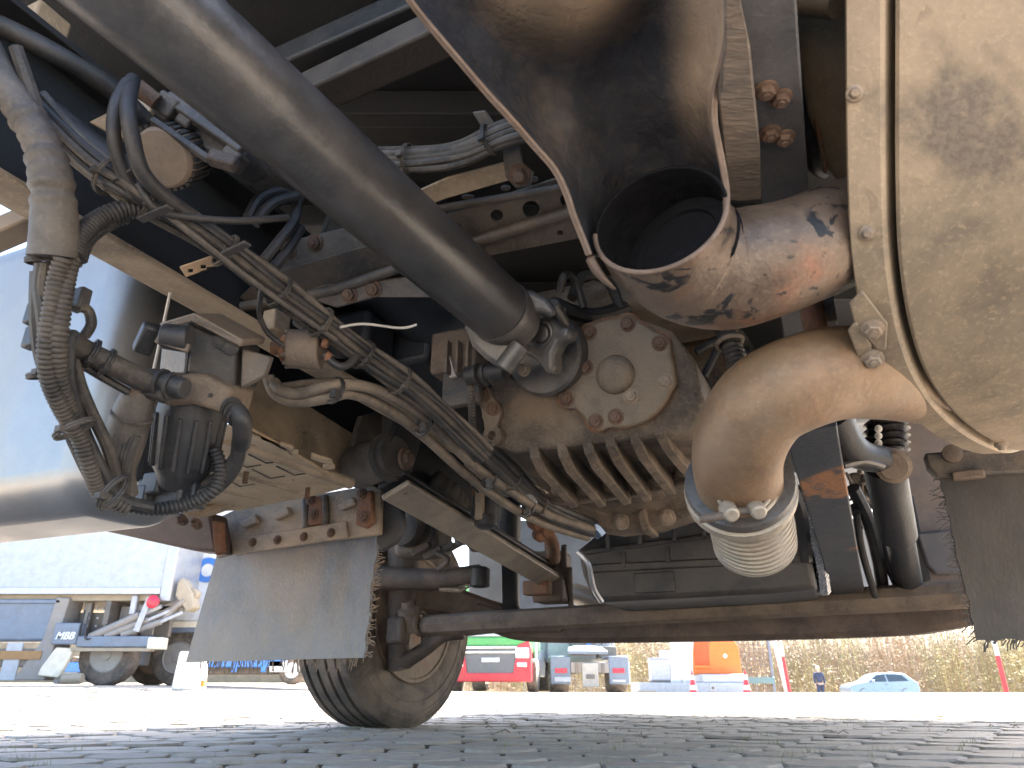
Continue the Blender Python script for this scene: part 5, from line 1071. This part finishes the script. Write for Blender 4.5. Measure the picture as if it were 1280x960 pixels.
# lattice gates behind
lt = stand("mesh_gate", 943, 36, 0, "dark wire mesh gate beside the orange machine", "gate")
for k in range(9): LB(lt, "upright", p_dgrey, -.95 + k * .22, -.92 + k * .22, 0, .03, .3, 3.2)
for k in range(16): LB(lt, "crossbar", p_dgrey, -.97, .88, .03, .05, .42 + k * .18, .445 + k * .18)
LB(lt, "frame", p_slate, .84, .96, -.02, .08, 0, 3.2, .01); LB(lt, "frame", p_slate, -1.06, -.96, -.02, .08, 0, 3.2, .01); LB(lt, "base_plate", plain("teal", (.10, .20, .22), .5), -1.0, .95, -.1, .1, .72, 1.0, .02)
def leaning(name, px0, py0, px1, py1, Y, r, cols, label, cat, group=None):
    a = AG(px1, Y); top = AY(px0, py0, Y); d = (top - a); o = thing(name, a, label, cat, group); n = len(cols)
    for k, c in enumerate(cols): build_local(MB().cyl(d * (k / n), d * ((k + 1) / n - .001), r, n=12), "pole_section", c, o)
    build_local(MB().lathe((0, 0, 0), Z_, [(-.05, r * 2.2), (.06, r * 2.2), (.10, r * 1.2)], 14), "foot", p_cream, o); return o
leaning("leaning_ramp", 966, 795, 984, 866, 34, .11, [p_lgrey, p_white, p_lgrey], "pale grey ramp leaning beside the red bar", "ramp")
leaning("red_bar", 974, 795, 986, 864, 33, .07, [p_red, p_red, p_cream], "red leaning bar next to the pale grey ramp", "bar")
leaning("marker_pole", 1241, 795, 1256, 866, 30, .09, [p_red, p_red, p_red, p_red, p_white, p_white][::-1][::-1], "leaning red and white marker pole below the right mud flap", "pole")
def cone(px, Y, label):
    o = stand("traffic_cone", px, Y, 0, label, "traffic cone", "red and white traffic cones at the low loader")
    LB(o, "base", p_red, -.24, .24, -.24, .24, 0, .05, .01)
    rr = lambda z: .17 - .15 * z / .9
    for k in range(5): build_local(MB().lathe((0, 0, 0), Z_, [(.05 + k * .18, rr(k * .18)), (.05 + (k + 1) * .18 - .001, rr((k + 1) * .18))], 20), "band", [p_red, p_white][k % 2], o, ang=60)
cone(866, 30, "traffic cone at the grey cabinet end of the low loader"); cone(933, 30, "traffic cone in front of the orange machine")
sg = stand("sign_board", 836, 44, 0, "small white sign board on a post before the hedge", "sign")
LB(sg, "board", p_white, -.42, .42, 0, .03, 2.2, 2.9, .01); LB(sg, "post", p_grey, -.03, .03, .03, .08, -.4, 2.2)
# ---- silver blue hatchback
hb_ = stand("parked_car", 1098, 44, 0, "silver blue hatchback parked before the hedge, facing left", "car")
hb_.location.z += .26; hb_.scale = (.95, .95, .95)
sec_ = [(-2.0, .35), (-2.04, .64), (-1.92, .82), (-1.6, .92), (-1.0, 1.02), (-.40, 1.42), (.10, 1.51), (.8, 1.51), (1.35, 1.45), (1.78, 1.08), (1.98, .95), (2.0, .55), (1.92, .32)]
def carprof(w0, w1): return [[V((x, s_ * (w0 if z < 1.0 else w0 - (z - 1.0) * w1), z)) for x, z in sec_] for s_ in (-1, 1)]
pr_ = carprof(.84, .42); cm = MB(); n = len(sec_)
cm.add(pr_[0] + pr_[1], [tuple(range(n)), tuple(range(2 * n - 1, n - 1, -1))] + [(i, (i + 1) % n, n + (i + 1) % n, n + i) for i in range(n)])
body = build_local(cm, "body", p_silver, hb_, .05, ang=30)
for l in ([(-.88, 1.02), (-.38, 1.36), (.12, 1.42), (.12, 1.02)], [(.22, 1.02), (.22, 1.42), (1.1, 1.39), (1.42, 1.06)]):
    for s_ in (-1,): build_local(MB().prism([V((x, s_ * (.875 - max(0, z - 1.0) * .42) , z)) for x, z in l], V((0, .03, 0))), "side_window", p_glass, hb_)
LB(hb_, "sill", p_dgrey, -1.2, 1.2, -.86, -.8, .30, .42, .02); LB(hb_, "door_handle", p_dgrey, .0, .16, -.87, -.83, .86, .90, .01); LB(hb_, "mirror", p_silver, -.82, -.62, -1.0, -.82, 1.0, 1.12, .03); LB(hb_, "tail_lamp", p_lens, 1.86, 2.0, -.80, -.6, .78, 1.0, .02)
for x in (-1.22, 1.22):
    wheel(hb_, x, -.72, .31, .2, p_chrome); build_local(MB().torus((x, -.83, .31), Y_, .36, .03, 20, 6, math.pi, 2 * math.pi, Z_), "wheel_arch", p_dgrey, hb_)
# ---- person in dark blue, seen from behind
pe_ = stand("person", 1025, 40, 0, "person in dark blue clothes standing before the hedge", "person")
def skin(verts, edges, radii, name, mt, parent):
    me = bpy.data.meshes.new(name); me.from_pydata(verts, edges, []); o = bpy.data.objects.new(name, me); COL.objects.link(o); o.parent = parent
    m = o.modifiers.new("skin", 'SKIN'); o.modifiers.new("sub", 'SUBSURF').levels = 1; o.modifiers["sub"].render_levels = 1; m.use_smooth_shade = True
    for v, r in zip(me.skin_vertices[0].data, radii): v.radius = r
    me.skin_vertices[0].data[0].use_root = True; me.materials.append(mt); return o
p_skin = plain("skin", (.50, .33, .25), .6, da=0); p_navy = plain("navy_cloth", (.025, .04, .09), .8, da=.05)
bv = [(0, 0, .95), (0, 0, 1.15), (0, 0, 1.36), (0, 0, 1.50), (0, -.02, 1.62), (0, -.02, 1.72), (-.19, 0, 1.40), (-.25, .02, 1.12), (-.24, -.06, .86), (.19, 0, 1.40), (.26, .02, 1.12), (.25, -.05, .86), (-.09, 0, .88), (-.10, .0, .48), (-.11, .02, .08), (-.12, -.12, .04), (.09, 0, .88), (.11, 0, .48), (.12, .02, .08), (.13, -.12, .04)]
be_ = [(0, 1), (1, 2), (2, 3), (3, 4), (4, 5), (2, 6), (6, 7), (7, 8), (2, 9), (9, 10), (10, 11), (0, 12), (12, 13), (13, 14), (14, 15), (0, 16), (16, 17), (17, 18), (18, 19)]
br_ = [(.11, .08), (.11, .08), (.13, .09), (.06, .06), (.085, .10), (.075, .09), (.07, .07), (.05, .05), (.04, .04), (.07, .07), (.05, .05), (.04, .04), (.09, .09), (.065, .07), (.045, .05), (.04, .035), (.09, .09), (.065, .07), (.045, .05), (.04, .035)]
skin(bv, be_, br_, "body", p_skin, pe_)
jv = [(0, 0, .88), (0, 0, 1.15), (0, 0, 1.36), (0, 0, 1.45), (-.19, 0, 1.40), (-.25, .02, 1.12), (-.243, -.05, .90), (.19, 0, 1.40), (.26, .02, 1.12), (.253, -.04, .90)]
skin(jv, [(0, 1), (1, 2), (2, 3), (2, 4), (4, 5), (5, 6), (2, 7), (7, 8), (8, 9)], [(.17, .13), (.17, .13), (.19, .14), (.09, .09), (.09, .09), (.065, .065), (.055, .055), (.09, .09), (.065, .065), (.055, .055)], "jacket", p_navy, pe_)
skin([(0, 0, .96), (-.09, 0, .86), (-.10, 0, .48), (-.11, .02, .10), (.09, 0, .86), (.11, 0, .48), (.12, .02, .10)], [(0, 1), (1, 2), (2, 3), (0, 4), (4, 5), (5, 6)], [(.19, .16), (.115, .115), (.08, .085), (.065, .07), (.105, .105), (.08, .085), (.065, .07)], "trousers", p_navy, pe_)
build_local(MB().lathe((0, .015, 1.66), Z_, [(-.03, .088), (.02, .105), (.07, .10), (.11, .07), (.125, 0)], 18), "hair", plain("grey_hair", (.5, .47, .43), .8), pe_)
for s_ in (-1, 1):
    hx_ = s_ * .25
    hand = MB().box((hx_, -.06, .80), .018, .035, .045, X_, Y_, Z_)
    for k in range(4): hand.tube([V((hx_, -.09 + k * .021, .76)), V((hx_ - s_ * .006, -.092 + k * .022, .72)), V((hx_ - s_ * .02, -.088 + k * .021, .69 - .008 * (k in (1, 2))))], .009, 6)
    hand.tube([V((hx_, -.09, .81)), V((hx_ - s_ * .015, -.12, .78)), V((hx_ - s_ * .02, -.125, .75))], .010, 6); build_local(hand, "hand", p_skin, pe_, .006)
bg = thing("shopping_bag", pe_.location + V((.36, -.1, 0)), "white bag on the ground beside the person", "bag"); build_local(MB().prism([V((-.12, 0, 0)), V((.14, 0, 0)), V((.10, .03, .42)), V((-.06, .03, .44))], V((0, .18, 0))), "bag_body", p_white, bg, .03)
# ---- hedge bank of tall dry scrub, far behind everything
def leafmass(name, x0, x1, y0, y1, zf, n, mats_, label, cat, smin=.06, smax=.19):
    mbs = [MB() for _ in mats_]
    for _ in range(n):
        x, y = random.uniform(x0, x1), random.uniform(y0, y1); g0 = G(x, y); H = zf(x, y); z = g0 + H * random.random() ** .8
        dn = noise.noise(V((x * .45, y * .45, z * .5))) + .5 * noise.noise(V((x * 1.3, y * 1.3, z * 1.1)))
        if dn < -.22: continue
        k = min(len(mats_) - 1, max(0, int((noise.noise(V((x * .3 + 9, z * .3, y * .2))) * .9 + .5 + random.uniform(-.25, .25)) * len(mats_))))
        s_ = random.uniform(smin, smax); a = V((random.gauss(0, 1), random.gauss(0, 1), random.gauss(0, .8))).normalized(); b = a.orthogonal().normalized(); p = V((x, y, z))
        mbs[k].add([p - a * s_, p + b * s_ * .32, p + a * s_, p - b * s_ * .32], [(0, 1, 2, 3)])
        if random.random() < .05:
            mbs[k].tube([V((x, y, g0)), V((x + random.gauss(0, .15), y, g0 + H * .5)), V((x + random.gauss(0, .3), y, g0 + H * random.uniform(.7, 1.05)))], .016, 3, False)
    return mbs
hm = [plain("scrub_tan", (.40, .31, .22), .8, da=.2), plain("scrub_brown", (.27, .205, .145), .8, da=.2), plain("scrub_green", (.27, .25, .13), .8, da=.2), plain("scrub_yellow", (.42, .36, .18), .8, da=.1)]
mbs = leafmass("hedge", -14, 42, 50, 56, lambda x, y: 5.5 + 1.6 * noise.noise(V((x * .25, y * .3, 0))), 60000, hm, "", "")
hv = MB(); hf_mats = []
me = bpy.data.meshes.new("hedge"); vs, fs, mi = [], [], []
for k, m in enumerate(mbs):
    o_ = len(vs); vs += [tuple(v) for v in m.v]; fs += [tuple(i + o_ for i in f) for f in m.f]; mi += [k] * len(m.f)
me.from_pydata(vs, [], fs); me.polygons.foreach_set("material_index", mi)
for m in hm: me.materials.append(m)
hedge = bpy.data.objects.new("hedge", me); COL.objects.link(hedge); tag(hedge, "tall tan and green scrub hedge along the far edge of the yard", "hedge", kind="stuff")
bank = MB(); gxx = [-900, -60, -20] + [x for x in range(-16, 48, 4)] + [70, 900]
bank.add([(x, y, G(x, 56) + h * (1 + .12 * noise.noise(V((x * .2, y, 1))))) for y, h in ((57, -.5), (58.5, 3.4), (61, 5.4), (70, 6.2), (120, 7)) for x in gxx], [(j * len(gxx) + i, j * len(gxx) + i + 1, (j + 1) * len(gxx) + i + 1, (j + 1) * len(gxx) + i) for j in range(4) for i in range(len(gxx) - 1)])
bank.build("bank_hill", mat("bank_soil", (.20, .155, .10), da=.5, dust=(.30, .24, .14), scale=.8, rough=.95, fine=6, bump=.5), kind="structure", ang=60)
fn = stand("mesh_fence", 800, 47, 0, "low grey wire fence before the scrub hedge, behind the lorries", "fence")
for k in range(8): LB(fn, "post", p_grey, -7 + k * 2, -6.94 + k * 2, 0, .06, -.3, 1.6)
for k in range(9): LB(fn, "wire", p_grey, -7, 7, .02, .035, .1 + k * .18, .12 + k * .18)
